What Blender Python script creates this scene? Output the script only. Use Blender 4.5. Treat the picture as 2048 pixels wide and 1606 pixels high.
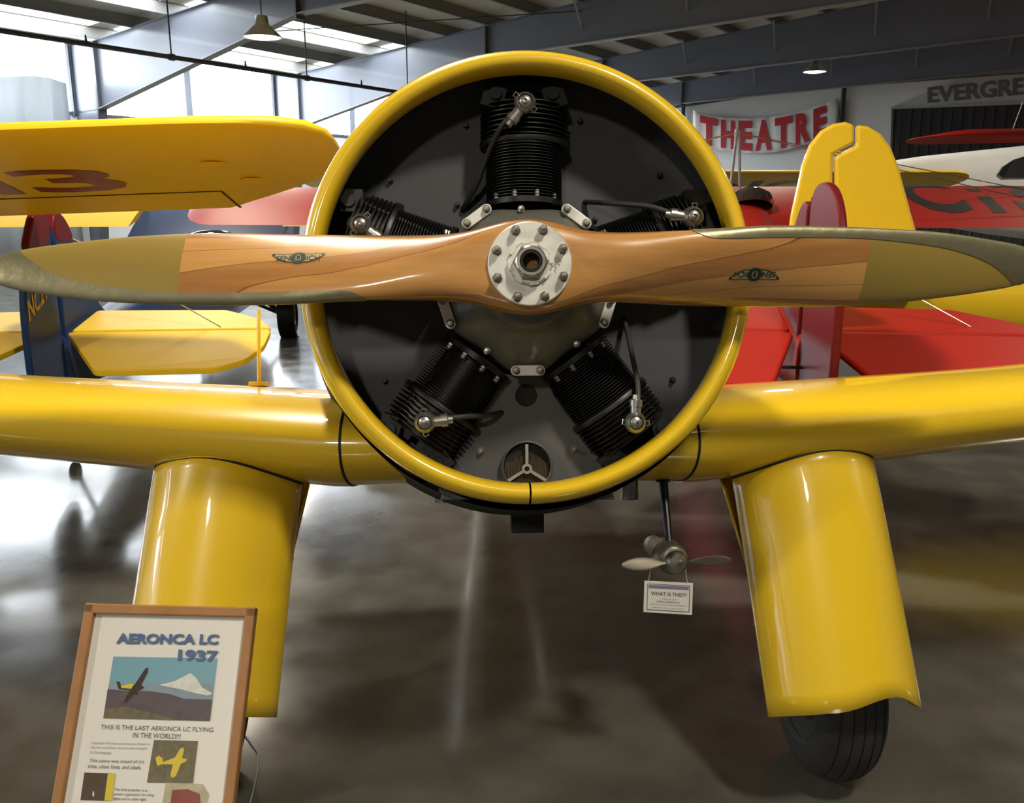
import bpy, bmesh, math, random
from mathutils import Vector, Matrix
random.seed(4)
sc = bpy.context.scene
for o in list(bpy.data.objects): bpy.data.objects.remove(o)
COL = sc.collection
pi = math.pi
def rad(a): return a*pi/180
# ------------------------------------------------------------------ camera
F, CX, CY, H, PITCH = 1750.0, 1024.0, 803.0, 1.62, rad(13)
cam_d = bpy.data.cameras.new('camera'); cam = bpy.data.objects.new('camera', cam_d); COL.objects.link(cam)
cam.location = (0, 0, H); cam.rotation_euler = (pi/2-PITCH, 0, 0)
cam_d.sensor_fit = 'HORIZONTAL'; cam_d.sensor_width = 36; cam_d.lens = 36*F/2048
cam_d.clip_start = 0.05; cam_d.clip_end = 300
sc.camera = cam
# ------------------------------------------------------------------ light of the place
sc.view_settings.view_transform = 'Standard'; sc.view_settings.look = 'None'
sc.view_settings.gamma = 1; sc.view_settings.use_curve_mapping = False
sc.view_settings.exposure = 0.0
wd = bpy.data.worlds.new('hall_air'); sc.world = wd; wd.use_nodes = True
wd.node_tree.nodes['Background'].inputs[0].default_value = (0.5, 0.56, 0.65, 1)
wd.node_tree.nodes['Background'].inputs[1].default_value = 0.25
WINDOW_STRENGTH = 16.0
LAMP_POWER = 760.0
# ------------------------------------------------------------------ pixel helpers (2048 x 1606 frame)
CAM = Vector((0, 0, H))
def ray(x, y):
    u = (x-CX)/F; v = (y-CY)/F
    return Vector((u, math.cos(PITCH)-v*math.sin(PITCH), -math.sin(PITCH)-v*math.cos(PITCH)))
def at(x, y, t): return CAM+ray(x, y)*t
def on_plane(x, y, p0, n):
    r = ray(x, y); return CAM+r*((p0-CAM).dot(n)/r.dot(n))
# ------------------------------------------------------------------ materials
MATS = {}
def nt(name):
    m = bpy.data.materials.new(name); m.use_nodes = True
    n = m.node_tree; return m, n, n.nodes['Principled BSDF']
def pm(name, col, rough=0.5, metal=0.0, coat=0.0, var=0.0, vscale=8.0, bump=0.0, bscale=60.0, rvar=0.0, spec=0.5, stretch=(1, 1, 1)):
    if name in MATS: return MATS[name]
    m, n, b = nt(name)
    b.inputs['Base Color'].default_value = (*col, 1); b.inputs['Roughness'].default_value = rough
    b.inputs['Metallic'].default_value = metal; b.inputs['Coat Weight'].default_value = coat
    b.inputs['Coat Roughness'].default_value = 0.04; b.inputs['Specular IOR Level'].default_value = spec
    if var or bump or rvar:
        tc = n.nodes.new('ShaderNodeTexCoord'); mp = n.nodes.new('ShaderNodeMapping')
        mp.inputs['Scale'].default_value = stretch
        n.links.new(tc.outputs['Object'], mp.inputs['Vector'])
        nz = n.nodes.new('ShaderNodeTexNoise'); nz.inputs['Scale'].default_value = vscale; nz.inputs['Detail'].default_value = 5
        n.links.new(mp.outputs[0], nz.inputs['Vector'])
        if var:
            mx = n.nodes.new('ShaderNodeMix'); mx.data_type = 'RGBA'
            mx.inputs[6].default_value = (*[c*(1-var) for c in col], 1)
            mx.inputs[7].default_value = (*[min(1, c*(1+var)) for c in col], 1)
            n.links.new(nz.outputs['Fac'], mx.inputs[0]); n.links.new(mx.outputs[2], b.inputs['Base Color'])
        if rvar:
            mr = n.nodes.new('ShaderNodeMapRange'); mr.inputs['From Min'].default_value = 0.3; mr.inputs['From Max'].default_value = 0.7
            mr.inputs['To Min'].default_value = max(0.02, rough-rvar); mr.inputs['To Max'].default_value = rough+rvar
            n.links.new(nz.outputs['Fac'], mr.inputs[0]); n.links.new(mr.outputs[0], b.inputs['Roughness'])
        if bump:
            n2 = n.nodes.new('ShaderNodeTexNoise'); n2.inputs['Scale'].default_value = bscale; n2.inputs['Detail'].default_value = 4
            n.links.new(mp.outputs[0], n2.inputs['Vector'])
            bp = n.nodes.new('ShaderNodeBump'); bp.inputs['Strength'].default_value = bump; bp.inputs['Distance'].default_value = 0.01
            n.links.new(n2.outputs['Fac'], bp.inputs['Height']); n.links.new(bp.outputs[0], b.inputs['Normal'])
    MATS[name] = m; return m
def em(name, col, strength):
    m, n, b = nt(name)
    b.inputs['Base Color'].default_value = (*col, 1); b.inputs['Emission Color'].default_value = (*col, 1)
    b.inputs['Emission Strength'].default_value = strength
    MATS[name] = m; return m

YEL = pm('yellow_enamel', (0.82, 0.545, 0.016), 0.32, coat=0.9, var=0.05, vscale=3)
YEL2 = pm('yellow_fabric_dope', (0.80, 0.53, 0.016), 0.5, spec=0.3, var=0.06, vscale=4)
BLK = pm('black_enamel', (0.005, 0.005, 0.0055), 0.42)
BLKM = pm('black_matte', (0.008, 0.008, 0.008), 0.7)
BAF = pm('baffle_grey_paint', (0.050, 0.053, 0.062), 0.5, var=0.12, vscale=9)
CRK = pm('crankcase_grey_paint', (0.11, 0.11, 0.095), 0.42, var=0.15, vscale=7, coat=0.15)
STEEL = pm('bright_steel', (0.62, 0.60, 0.55), 0.28, metal=1, var=0.12, vscale=30)
DSTEEL = pm('dull_steel', (0.30, 0.28, 0.25), 0.42, metal=1, var=0.25, vscale=60)
ALU = pm('hub_aluminium', (0.74, 0.73, 0.69), 0.45, metal=0.55, var=0.10, vscale=25, rvar=0.1)
BRASS = pm('sheath_metal', (0.28, 0.26, 0.16), 0.42, metal=0.75, var=0.18, vscale=40, bump=0.15, bscale=30)
OLIVE = pm('olive_tip_paint', (0.30, 0.21, 0.045), 0.38, coat=0.3, var=0.06, vscale=20)
RUB = pm('tyre_rubber', (0.018, 0.017, 0.016), 0.75, var=0.25, vscale=30)
RUBH = pm('cable_rubber', (0.035, 0.034, 0.032), 0.55)
RED = pm('red_fabric_dope', (0.38, 0.018, 0.010), 0.5, spec=0.2, var=0.06, vscale=4)
MAROON = pm('maroon_gloss', (0.13, 0.009, 0.013), 0.42, spec=0.15, var=0.08, vscale=4)
BLUE = pm('navy_gloss', (0.012, 0.036, 0.125), 0.42, spec=0.18, var=0.1, vscale=3)
WHT = pm('white_paint', (0.72, 0.72, 0.72), 0.5, var=0.04, vscale=2)
BLKL = pm('black_lettering', (0.012, 0.012, 0.012), 0.5)
REDL = pm('dark_red_lettering', (0.20, 0.012, 0.02), 0.5)
YELL = pm('yellow_lettering', (0.70, 0.44, 0.03), 0.5)
BANR = pm('banner_red', (0.42, 0.012, 0.02), 0.7)
BANW = pm('banner_cloth', (0.74, 0.71, 0.66), 0.8, var=0.04)
GLASS = pm('dark_perspex', (0.02, 0.02, 0.022), 0.05, coat=1)
STEELB = pm('blue_grey_steelwork', (0.105, 0.115, 0.14), 0.42, coat=0.1, var=0.08, vscale=0.8)
STEELD = pm('darker_steel_edge', (0.07, 0.072, 0.08), 0.5)
PURL = pm('galvanised_purlin', (0.20, 0.195, 0.18), 0.5, metal=0.2, var=0.1, vscale=2)
DECK = pm('roof_lining', (0.52, 0.49, 0.41), 0.7, var=0.1, vscale=1.5)
PIPE = pm('pipe_black', (0.02, 0.02, 0.022), 0.5)
WALLM = pm('wall_sheet_white', (0.66, 0.65, 0.63), 0.6, var=0.05, vscale=0.6)
LEM = em('lamp_lens', (1.0, 0.90, 0.72), 30.0)
WEM = em('daylight_panel', (0.86, 0.93, 1.0), WINDOW_STRENGTH)
OAK = pm('oak_frame', (0.32, 0.15, 0.05), 0.45, var=0.3, vscale=14, stretch=(1, 1, 0.15))
PAPER = pm('poster_paper', (0.70, 0.69, 0.66), 0.35, coat=0.3)

def wood():
    m, n, b = nt('varnished_laminated_wood')
    tc = n.nodes.new('ShaderNodeTexCoord'); sp = n.nodes.new('ShaderNodeSeparateXYZ'); n.links.new(tc.outputs['Object'], sp.inputs[0])
    mp = n.nodes.new('ShaderNodeMapping'); mp.inputs['Scale'].default_value = (2.2, 30, 34); n.links.new(tc.outputs['Object'], mp.inputs[0])
    nz = n.nodes.new('ShaderNodeTexNoise'); nz.inputs['Scale'].default_value = 1.6; nz.inputs['Detail'].default_value = 7; n.links.new(mp.outputs[0], nz.inputs['Vector'])
    # laminations are stacked fore and aft: steps of the fore-aft coordinate, each board with its own tone
    ad = n.nodes.new('ShaderNodeMath'); ad.operation = 'MULTIPLY_ADD'; ad.inputs[1].default_value = 44; n.links.new(sp.outputs['Y'], ad.inputs[0])
    nw = n.nodes.new('ShaderNodeTexNoise'); nw.inputs['Scale'].default_value = 3; n.links.new(tc.outputs['Object'], nw.inputs['Vector'])
    ms = n.nodes.new('ShaderNodeMath'); ms.operation = 'MULTIPLY'; ms.inputs[1].default_value = 0.5; n.links.new(nw.outputs['Fac'], ms.inputs[0]); n.links.new(ms.outputs[0], ad.inputs[2])
    fl = n.nodes.new('ShaderNodeMath'); fl.operation = 'FLOOR'; n.links.new(ad.outputs[0], fl.inputs[0])
    wn = n.nodes.new('ShaderNodeTexWhiteNoise'); wn.noise_dimensions = '1D'; n.links.new(fl.outputs[0], wn.inputs['W'])
    fr = n.nodes.new('ShaderNodeMath'); fr.operation = 'FRACT'; n.links.new(ad.outputs[0], fr.inputs[0])
    ln = n.nodes.new('ShaderNodeMath'); ln.operation = 'LESS_THAN'; ln.inputs[1].default_value = 0.035; n.links.new(fr.outputs[0], ln.inputs[0])
    cr = n.nodes.new('ShaderNodeValToRGB'); e = cr.color_ramp.elements
    e[0].color = (0.37, 0.155, 0.042, 1); e[1].color = (0.60, 0.31, 0.092, 1); e[0].position = 0.25; e[1].position = 0.75
    mm = n.nodes.new('ShaderNodeMath'); mm.operation = 'MULTIPLY_ADD'; mm.inputs[1].default_value = 0.55; n.links.new(nz.outputs['Fac'], mm.inputs[0])
    m2 = n.nodes.new('ShaderNodeMath'); m2.operation = 'MULTIPLY'; m2.inputs[1].default_value = 0.5; n.links.new(wn.outputs['Value'], m2.inputs[0]); n.links.new(m2.outputs[0], mm.inputs[2])
    n.links.new(mm.outputs[0], cr.inputs[0])
    mx = n.nodes.new('ShaderNodeMix'); mx.data_type = 'RGBA'; mx.inputs[7].default_value = (0.16, 0.05, 0.012, 1)
    m3 = n.nodes.new('ShaderNodeMath'); m3.operation = 'MULTIPLY'; m3.inputs[1].default_value = 0.75; n.links.new(ln.outputs[0], m3.inputs[0])
    n.links.new(m3.outputs[0], mx.inputs[0]); n.links.new(cr.outputs[0], mx.inputs[6]); n.links.new(mx.outputs[2], b.inputs['Base Color'])
    b.inputs['Roughness'].default_value = 0.35; b.inputs['Coat Weight'].default_value = 1; b.inputs['Coat Roughness'].default_value = 0.08
    return m
WOOD = wood()
def floor_mat():
    m, n, b = nt('polished_concrete')
    tc = n.nodes.new('ShaderNodeTexCoord')
    n1 = n.nodes.new('ShaderNodeTexNoise'); n1.inputs['Scale'].default_value = 0.9; n1.inputs['Detail'].default_value = 8; n1.inputs['Roughness'].default_value = 0.65
    n2 = n.nodes.new('ShaderNodeTexNoise'); n2.inputs['Scale'].default_value = 5; n2.inputs['Detail'].default_value = 3
    for q in (n1, n2): n.links.new(tc.outputs['Object'], q.inputs['Vector'])
    cr = n.nodes.new('ShaderNodeValToRGB'); e = cr.color_ramp.elements
    e[0].position = 0.3; e[0].color = (0.050, 0.049, 0.042, 1); e[1].position = 0.72; e[1].color = (0.125, 0.121, 0.104, 1)
    mx = n.nodes.new('ShaderNodeMath'); mx.operation = 'MULTIPLY_ADD'; mx.inputs[1].default_value = 0.35; n.links.new(n2.outputs['Fac'], mx.inputs[0])
    ms = n.nodes.new('ShaderNodeMath'); ms.operation = 'MULTIPLY'; ms.inputs[1].default_value = 0.65; n.links.new(n1.outputs['Fac'], ms.inputs[0]); n.links.new(ms.outputs[0], mx.inputs[2])
    n.links.new(mx.outputs[0], cr.inputs[0]); n.links.new(cr.outputs[0], b.inputs['Base Color'])
    mr = n.nodes.new('ShaderNodeMapRange'); mr.inputs['From Min'].default_value = 0.35; mr.inputs['From Max'].default_value = 0.65
    mr.inputs['To Min'].default_value = 0.15; mr.inputs['To Max'].default_value = 0.21
    n.links.new(n2.outputs['Fac'], mr.inputs[0]); n.links.new(mr.outputs[0], b.inputs['Roughness'])
    b.inputs['Coat Weight'].default_value = 0.25; b.inputs['Coat Roughness'].default_value = 0.1
    return m
FLOORM = floor_mat()

# ------------------------------------------------------------------ mesh helpers
class MB:
    def __init__(s): s.v = []; s.f = []; s.m = []; s.k = 0
    def add(s, vs, fs):
        o = len(s.v); s.v += [tuple(v) for v in vs]; s.f += [tuple(i+o for i in f) for f in fs]; s.m += [s.k]*len(fs); return s
    def loft(s, secs, closed=True, cap0=True, cap1=True):
        n = len(secs[0]); vs = [p for q in secs for p in q]; fs = []
        for i in range(len(secs)-1):
            for j in range(n if closed else n-1):
                a = i*n+j; b = i*n+(j+1) % n; fs.append((a, b, b+n, a+n))
        if cap0: fs.append(tuple(range(n-1, -1, -1)))
        if cap1: fs.append(tuple(range((len(secs)-1)*n, len(secs)*n)))
        return s.add(vs, fs)
    def box(s, c, d, M=None):
        vs = []
        for z in (-.5, .5):
            for x, y in ((-.5, -.5), (.5, -.5), (.5, .5), (-.5, .5)):
                p = Vector((x*d[0], y*d[1], z*d[2]))
                if M is not None: p = M @ p
                vs.append(p+Vector(c))
        return s.add(vs, [(3, 2, 1, 0), (4, 5, 6, 7), (0, 1, 5, 4), (1, 2, 6, 5), (2, 3, 7, 6), (3, 0, 4, 7)])
    def bar(s, a, b, w, h=None, up=(0, 0, 1)):
        a = Vector(a); b = Vector(b); d = (b-a); L = d.length; d.normalize(); u = Vector(up)
        if abs(d.dot(u)) > .98: u = Vector((1, 0, 0))
        x = d.cross(u).normalized(); z = x.cross(d)
        M = Matrix((x, d, z)).transposed()
        return s.box((a+b)/2, (w, L, h or w), M)
    def lathe(s, prof, M=None, seg=32, caps=False, full=2*pi, start=0.0):
        # prof: (r, h) pairs about local +Z ; M 4x4
        M = M or Matrix(); closed = abs(full-2*pi) < 1e-6
        secs = []
        for r, h in prof:
            secs.append([M @ Vector((r*math.cos(start+full*k/seg), r*math.sin(start+full*k/seg), h)) for k in range(seg if closed else seg+1)])
        return s.loft(secs, closed, caps, caps)
    def tube(s, pts, r, seg=10, caps=True):
        pts = [Vector(p) for p in pts]; secs = []; n0 = None
        for i, p in enumerate(pts):
            t = (pts[min(i+1, len(pts)-1)]-pts[max(i-1, 0)]).normalized()
            if n0 is None:
                n0 = t.orthogonal().normalized()
            n0 = (n0-t*n0.dot(t)).normalized(); b = t.cross(n0)
            rr = r[i] if isinstance(r, (list, tuple)) else r
            secs.append([p+(n0*math.cos(2*pi*k/seg)+b*math.sin(2*pi*k/seg))*rr for k in range(seg)])
        return s.loft(secs, True, caps, caps)
    def prism(s, poly, d):   # poly: list of Vector, extruded by vector d
        n = len(poly); d = Vector(d); vs = [Vector(p) for p in poly]+[Vector(p)+d for p in poly]
        fs = [tuple(range(n-1, -1, -1)), tuple(range(n, 2*n))]+[(j, (j+1) % n, (j+1) % n+n, j+n) for j in range(n)]
        return s.add(vs, fs)
    def ball(s, c, r, seg=16, sc_=(1, 1, 1)):
        secs = []
        for i in range(1, 10):
            a = pi*i/10; secs.append([(c[0]+r*sc_[0]*math.sin(a)*math.cos(2*pi*k/seg), c[1]+r*sc_[1]*math.sin(a)*math.sin(2*pi*k/seg), c[2]-r*sc_[2]*math.cos(a)) for k in range(seg)])
        return s.loft(secs)
    def mesh(s, name, mats, smooth=True, angle=38):
        me = bpy.data.meshes.new(name); me.from_pydata(s.v, [], s.f)
        bm = bmesh.new(); bm.from_mesh(me); bmesh.ops.remove_doubles(bm, verts=bm.verts, dist=1e-6)
        bmesh.ops.recalc_face_normals(bm, faces=bm.faces) ; bm.to_mesh(me); bm.free()
        mats = mats if isinstance(mats, (list, tuple)) else [mats]
        for m in mats: me.materials.append(m)
        if len(mats) > 1 and len(me.polygons) == len(s.m):
            for p, k in zip(me.polygons, s.m): p.material_index = k
        if smooth:
            for p in me.polygons: p.use_smooth = True
            me.set_sharp_from_angle(angle=rad(angle))
        return me
    def obj(s, name, mats, parent=None, smooth=True, angle=38, bevel=0, solid=0, label=None):
        o = bpy.data.objects.new(name, s.mesh(name, mats, smooth, angle)); COL.objects.link(o)
        if parent: o.parent = parent
        if solid:
            md = o.modifiers.new('thickness', 'SOLIDIFY'); md.thickness = solid; md.offset = 0
        if bevel:
            md = o.modifiers.new('edge', 'BEVEL'); md.width = bevel; md.segments = 2; md.limit_method = 'ANGLE'; md.angle_limit = rad(40)
        if label: o['label'] = label
        return o
def copy_obj(o, parent, name=None):
    c = o.copy(); COL.objects.link(c); c.parent = parent; return c
def tag(o, label, cat, group=None):
    o['label'] = label; o['category'] = cat
    if group: o['group'] = group
    return o
def struct(o, label=None):
    o['kind'] = 'structure'
    if label: o['label'] = label
    return o
def empty(name, M, label, cat, group=None):
    o = bpy.data.objects.new(name, None); COL.objects.link(o); o.empty_display_size = 0.1
    o.matrix_world = M; return tag(o, label, cat, group)
def text_mesh(txt, bold=0.0, align='LEFT', space=1.0, res=3):
    """flat glyph triangles as (verts, faces), size 1"""
    cu = bpy.data.curves.new('lettering', 'FONT'); cu.body = txt; cu.align_x = align; cu.resolution_u = res
    cu.offset = bold; cu.space_character = space; cu.fill_mode = 'FRONT'
    ob = bpy.data.objects.new('lettering', cu); COL.objects.link(ob)
    bpy.context.view_layer.update()
    dg = bpy.context.evaluated_depsgraph_get(); me = bpy.data.meshes.new_from_object(ob.evaluated_get(dg))
    bm = bmesh.new(); bm.from_mesh(me)
    bmesh.ops.triangulate(bm, faces=bm.faces)
    bmesh.ops.subdivide_edges(bm, edges=[e for e in bm.edges if e.calc_length() > 0.25], cuts=2)
    vs = [(v.co.x, v.co.y) for v in bm.verts]; bm.verts.ensure_lookup_table(); fs = [tuple(v.index for v in f.verts) for f in bm.faces]
    bm.free(); bpy.data.objects.remove(ob); bpy.data.curves.remove(cu); bpy.data.meshes.remove(me)
    return vs, fs
def text_box(txt, x0, x1, y0, y1, fn, **kw):
    """glyphs stretched into a box, then mapped with fn(x,y)->Vector"""
    vs, fs = text_mesh(txt, **kw)
    ax = min(v[0] for v in vs); bx = max(v[0] for v in vs); ay = min(v[1] for v in vs); by = max(v[1] for v in vs)
    return [fn(x0+(x1-x0)*(v[0]-ax)/(bx-ax), y0+(y1-y0)*(v[1]-ay)/(by-ay)) for v in vs], fs
def flat(name, vs, fs, mat, parent, label=None):
    m = MB(); m.add(vs, fs); return m.obj(name, mat, parent, smooth=False, label=label)
def lerp(tab, x):
    if x <= tab[0][0]: return tab[0][1]
    for (a, p), (b, q) in zip(tab, tab[1:]):
        if x <= b:
            t = (x-a)/(b-a); return p+(q-p)*t
    return tab[-1][1]
def sm(tab, x):   # smooth (cosine-free) Catmull interpolation
    n = len(tab)
    if x <= tab[0][0]: return tab[0][1]
    if x >= tab[-1][0]: return tab[-1][1]
    for i in range(n-1):
        if x <= tab[i+1][0]:
            x0, y0 = tab[i]; x1, y1 = tab[i+1]; h = x1-x0; t = (x-x0)/h
            d0 = (tab[i+1][1]-tab[max(i-1, 0)][1])/(tab[i+1][0]-tab[max(i-1, 0)][0])
            d1 = (tab[min(i+2, n-1)][1]-tab[i][1])/(tab[min(i+2, n-1)][0]-tab[i][0])
            return (2*t**3-3*t**2+1)*y0+(t**3-2*t**2+t)*h*d0+(-2*t**3+3*t**2)*y1+(t**3-t**2)*h*d1
def af(s, T):   # symmetric aerofoil half thickness
    s = min(max(s, 0), 1)
    return T*5*(0.2969*math.sqrt(s)-0.1260*s-0.3516*s*s+0.2843*s**3-0.1036*s**4)

# ================================================================== THE HANGAR
BAZ = rad(33); BO = Vector((-9.29, 20.83, 0)); BX = Vector((math.cos(BAZ), -math.sin(BAZ), 0)); BY = Vector((math.sin(BAZ), math.cos(BAZ), 0))
def B(X, Y, z): return BO+BX*X+BY*Y+Vector((0, 0, z))
BAY = 6.1; WX0, WX1, WY0, WY1 = -1.0, 41.0, -30.5, 21.6; RIDGE = 20.0
def roof_z(X): return 5.18+0.095*(X if X < RIDGE else 2*RIDGE-X)
def quad(a, b, c, d): m = MB(); m.add([a, b, c, d], [(0, 1, 2, 3)]); return m
struct(quad(B(-4, -34, 0), B(44, -34, 0), B(44, 25, 0), B(-4, 25, 0)).obj('floor', FLOORM, smooth=False))
# roof lining and purlins
m = MB()
for a, b in ((WX0, RIDGE), (RIDGE, WX1)):
    m.add([B(a, WY0, roof_z(a)+.12), B(b, WY0, roof_z(b)+.12), B(b, WY1, roof_z(b)+.12), B(a, WY1, roof_z(a)+.12)], [(0, 1, 2, 3)])
ceil = struct(m.obj('ceiling', DECK, smooth=False))
X = 0.2; pur = None
while X < 40.5:
    m = MB(); z = roof_z(X)-.02
    p = [B(X-.06, WY0, z+.13), B(X+.02, WY0, z+.13), B(X+.02, WY0, z-.10), B(X+.08, WY0, z-.10), B(X+.08, WY0, z-.115), B(X, WY0, z-.115), B(X, WY0, z+.115), B(X-.06, WY0, z+.115)]
    m.prism(p, BY*(WY1-WY0)); m.obj('purlin', PURL, ceil, smooth=False); X += 1.25
# walls
def wall(name, a, b, z0, z1, mat, n=1):
    return struct(quad(B(*a, z0), B(*b, z0), B(*b, z1), B(*a, z1)).obj(name, mat, smooth=False))
wl = wall('wall_left', (WX0, WY0), (WX0, WY1), 0, 3.55, WALLM)
wall('wall_front', (WX0, WY0), (WX1, WY0), 0, 7.4, WALLM)
wall('wall_right', (WX1, WY0), (WX1, WY1), 0, 5.4, WALLM)
wb = wall('wall_back', (WX0, WY1), (WX1, WY1), 0, 7.4, WALLM)
Y = -30.5; k = 0
frames_y = [-24.4, -18.3, -12.2, -6.1, 0.0, 6.1, 12.2, 18.3]
edges = [WY0]+frames_y+[WY1]
for a, b in zip(edges, edges[1:]):
    k += 1
    w = struct(quad(B(WX0, a+.12, 3.6), B(WX0, b-.12, 3.6), B(WX0, b-.12, 5.1), B(WX0, a+.12, 5.1)).obj('window_%d' % k, WEM, smooth=False))
    m = MB()
    for z in (3.575, 5.12): m.bar(B(WX0, a, z), B(WX0, b, z), .08, .06)
    for y in (a+.09, b-.09): m.bar(B(WX0, y, 3.5), B(WX0, y, 5.15), .08, .08)
    m.obj('window_frame', STEELB, w, smooth=False)
    if k in (5, 6, 7):   # girt post in the middle of the bay
        pm_ = MB(); pm_.bar(B(WX0+.12, (a+b)/2, 3.5), B(WX0+.12, (a+b)/2, 5.1), .10, .16); pm_.obj('window_post', STEELB, w, smooth=False)
# translucent roof strips near the eaves
for j, (a, b) in enumerate(zip(edges, edges[1:])):
    for x in (0.28, 2.78):
        k += 1; struct(quad(B(x, a+.3, roof_z(x)+.105), B(x+1.1, a+.3, roof_z(x+1.1)+.105), B(x+1.1, b-.3, roof_z(x+1.1)+.105), B(x, b-.3, roof_z(x)+.105)).obj('window_%d' % k, WEM, smooth=False))
# rigid frames
def bot(X):
    if X > RIDGE: X = 2*RIDGE-X
    return lerp([(0, 3.62), (6.4, 4.95), (20, 5.42)], X)
for i, fy in enumerate(frames_y):
    e = struct(empty('steel_frame', Matrix.Translation(B(WX0, fy, 0)), '', ''))
    del e['category']; e['label'] = 'blue grey tapered steel portal frame spanning the hangar, %s' % ['behind the viewpoint', 'behind the viewpoint', 'over the viewpoint', 'above the yellow airplane', 'nearest in view at upper left', 'second in view, behind the cowl', 'third in view', 'farthest, before the banner wall'][i]
    inv = Matrix.Translation(-B(WX0, fy, 0))
    def fin(mb, name, mat, **kw):
        mb.v = [tuple(inv @ Vector(v)) for v in mb.v]; return mb.obj(name, mat, e, **kw)
    xs = [-1, 0, 2, 4, 6.4, 9, 12, 16, 20, 24, 28, 31, 33.6, 36, 38, 40, 41]
    m = MB(); up = [B(x, fy-.012, roof_z(max(0, min(40, x)))-.13 if 0 <= x <= 40 else roof_z(0)-.13) for x in xs]; lo = [B(x, fy-.012, bot(x) if 0 <= x <= 40 else 3.55) for x in xs]
    m.prism(up+lo[::-1], BY*.024); fin(m, 'rafter_web', STEELB, smooth=False)
    for x0, s in ((-1, 1), (41, -1)):
        m = MB(); m.prism([B(x0, fy-.012, 0), B(x0+s*.45, fy-.012, 0), B(x0+s*1.0, fy-.012, 3.62), B(x0, fy-.012, 3.62)], BY*.024); fin(m, 'column_web', STEELB, smooth=False)
        m = MB(); m.bar(B(x0+s*.45, fy, 0), B(x0+s*1.0, fy, 3.62), .22, .03, up=BX); m.bar(B(x0+s*1.0, fy, 3.62), B(x0+s*1.0, fy, roof_z(0)-.13), .20, .06, up=BX); fin(m, 'column_flange', STEELD, smooth=False)
    for a, b in ((0, 6.4), (6.4, 20), (20, 33.6), (33.6, 40)):
        m = MB(); m.bar(B(a, fy, bot(a)), B(b, fy, bot(b)), .20, .025); fin(m, 'bottom_flange', PURL, smooth=False)
        m = MB(); za = roof_z(a)-.13; zb = roof_z(b)-.13; m.bar(B(a, fy, za), B(b, fy, zb), .20, .025); fin(m, 'top_flange', STEELB, smooth=False)
    for x in (6.4, 33.6):
        m = MB(); m.box((B(x, fy, (bot(x)+roof_z(x))/2-.07)), (.05, .22, roof_z(x)-bot(x)+.04), Matrix.Rotation(-BAZ, 3, 'Z')); fin(m, 'splice_plate', STEELD, smooth=False)
    if 3 <= i:
        for x in (9.0, 11.5, 14.0, 16.5, 19.0):
            m = MB(); h0 = bot(x)+.3*(roof_z(x)-bot(x)); m.bar(B(x, fy-.02, h0), B(x+.10, fy-.60, roof_z(x)-.14), .05, .012); fin(m, 'fly_brace', PURL, smooth=False)
# sprinkler pipe and hangers
e = empty('sprinkler_pipe', Matrix.Translation(B(6, WY0, 3.92)), 'long black sprinkler pipe hung below the roof at upper left', 'pipe'); inv = Matrix.Translation(-B(6, WY0, 3.92))
def pin(mb, name): mb.v = [tuple(inv @ Vector(v)) for v in mb.v]; return mb.obj(name, PIPE, e)
m = MB(); m.tube([B(6, WY0, 3.92), B(6, 18.0, 3.92)], .038); pin(m, 'pipe')
y = -30.0
while y < 18:
    m = MB(); m.tube([B(6, y, 3.92), B(6, y, roof_z(6)-.1)], .014, 6); pin(m, 'hanger_rod')
    m = MB(); m.tube([B(6, y-.05, 3.92), B(6, y+.05, 3.92)], .055); pin(m, 'clamp'); y += 3.05
    m = MB(); m.tube([B(6, y-1.5, 3.92), B(6, y-1.5, 3.98), B(6, y-1.5, 4.05)], [.03, .02, .012], 8); pin(m, 'sprinkler_head')
# roof bracing rods
for a, b, lb in (((1.0, -6.1), (9.0, 0.0), 'thin steel bracing rod crossing under the roof at the top left corner'), ((1.0, 0.0), (9.0, 6.1), 'thin steel bracing rod under the roof behind the nearest frame')):
    m = MB(); m.tube([B(a[0], a[1], roof_z(a[0])-.3), B(b[0], b[1], roof_z(b[0])-.3)], .012, 6); tag(m.obj('bracing_rod', PIPE), lb, 'bracing rod')
# high bay lamps
LAMPM = None
def lamp(X, Y, z, label, power):
    e = empty('high_bay_lamp', Matrix.Translation(B(X, Y, z)), label, 'lamp', 'high bay lamps under the roof')
    m = MB(); m.lathe([(.03, .34), (.09, .33), (.11, .20), (.14, .17), (.30, .02), (.31, 0), (.295, 0), (.13, .15), (.02, .16)], seg=24); m.obj('reflector', STEEL, e)
    m = MB(); m.lathe([(.001, -.02), (.16, -.012), (.285, .012), (.001, .016)], seg=24); m.obj('lens', LEM, e)
    m = MB(); m.tube([(0, 0, .3), (0, 0, roof_z(X)-z)], .01, 6); m.obj('hanger', PIPE, e)
    ld = bpy.data.lights.new('lamp_light', 'SPOT'); ld.energy = power; ld.spot_size = rad(165); ld.spot_blend = .6; ld.shadow_soft_size = .25; ld.color = (1.0, .91, .74)
    lo = bpy.data.objects.new('lamp_light', ld); COL.objects.link(lo); lo.parent = e; lo.location = (0, 0, -.32)
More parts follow.
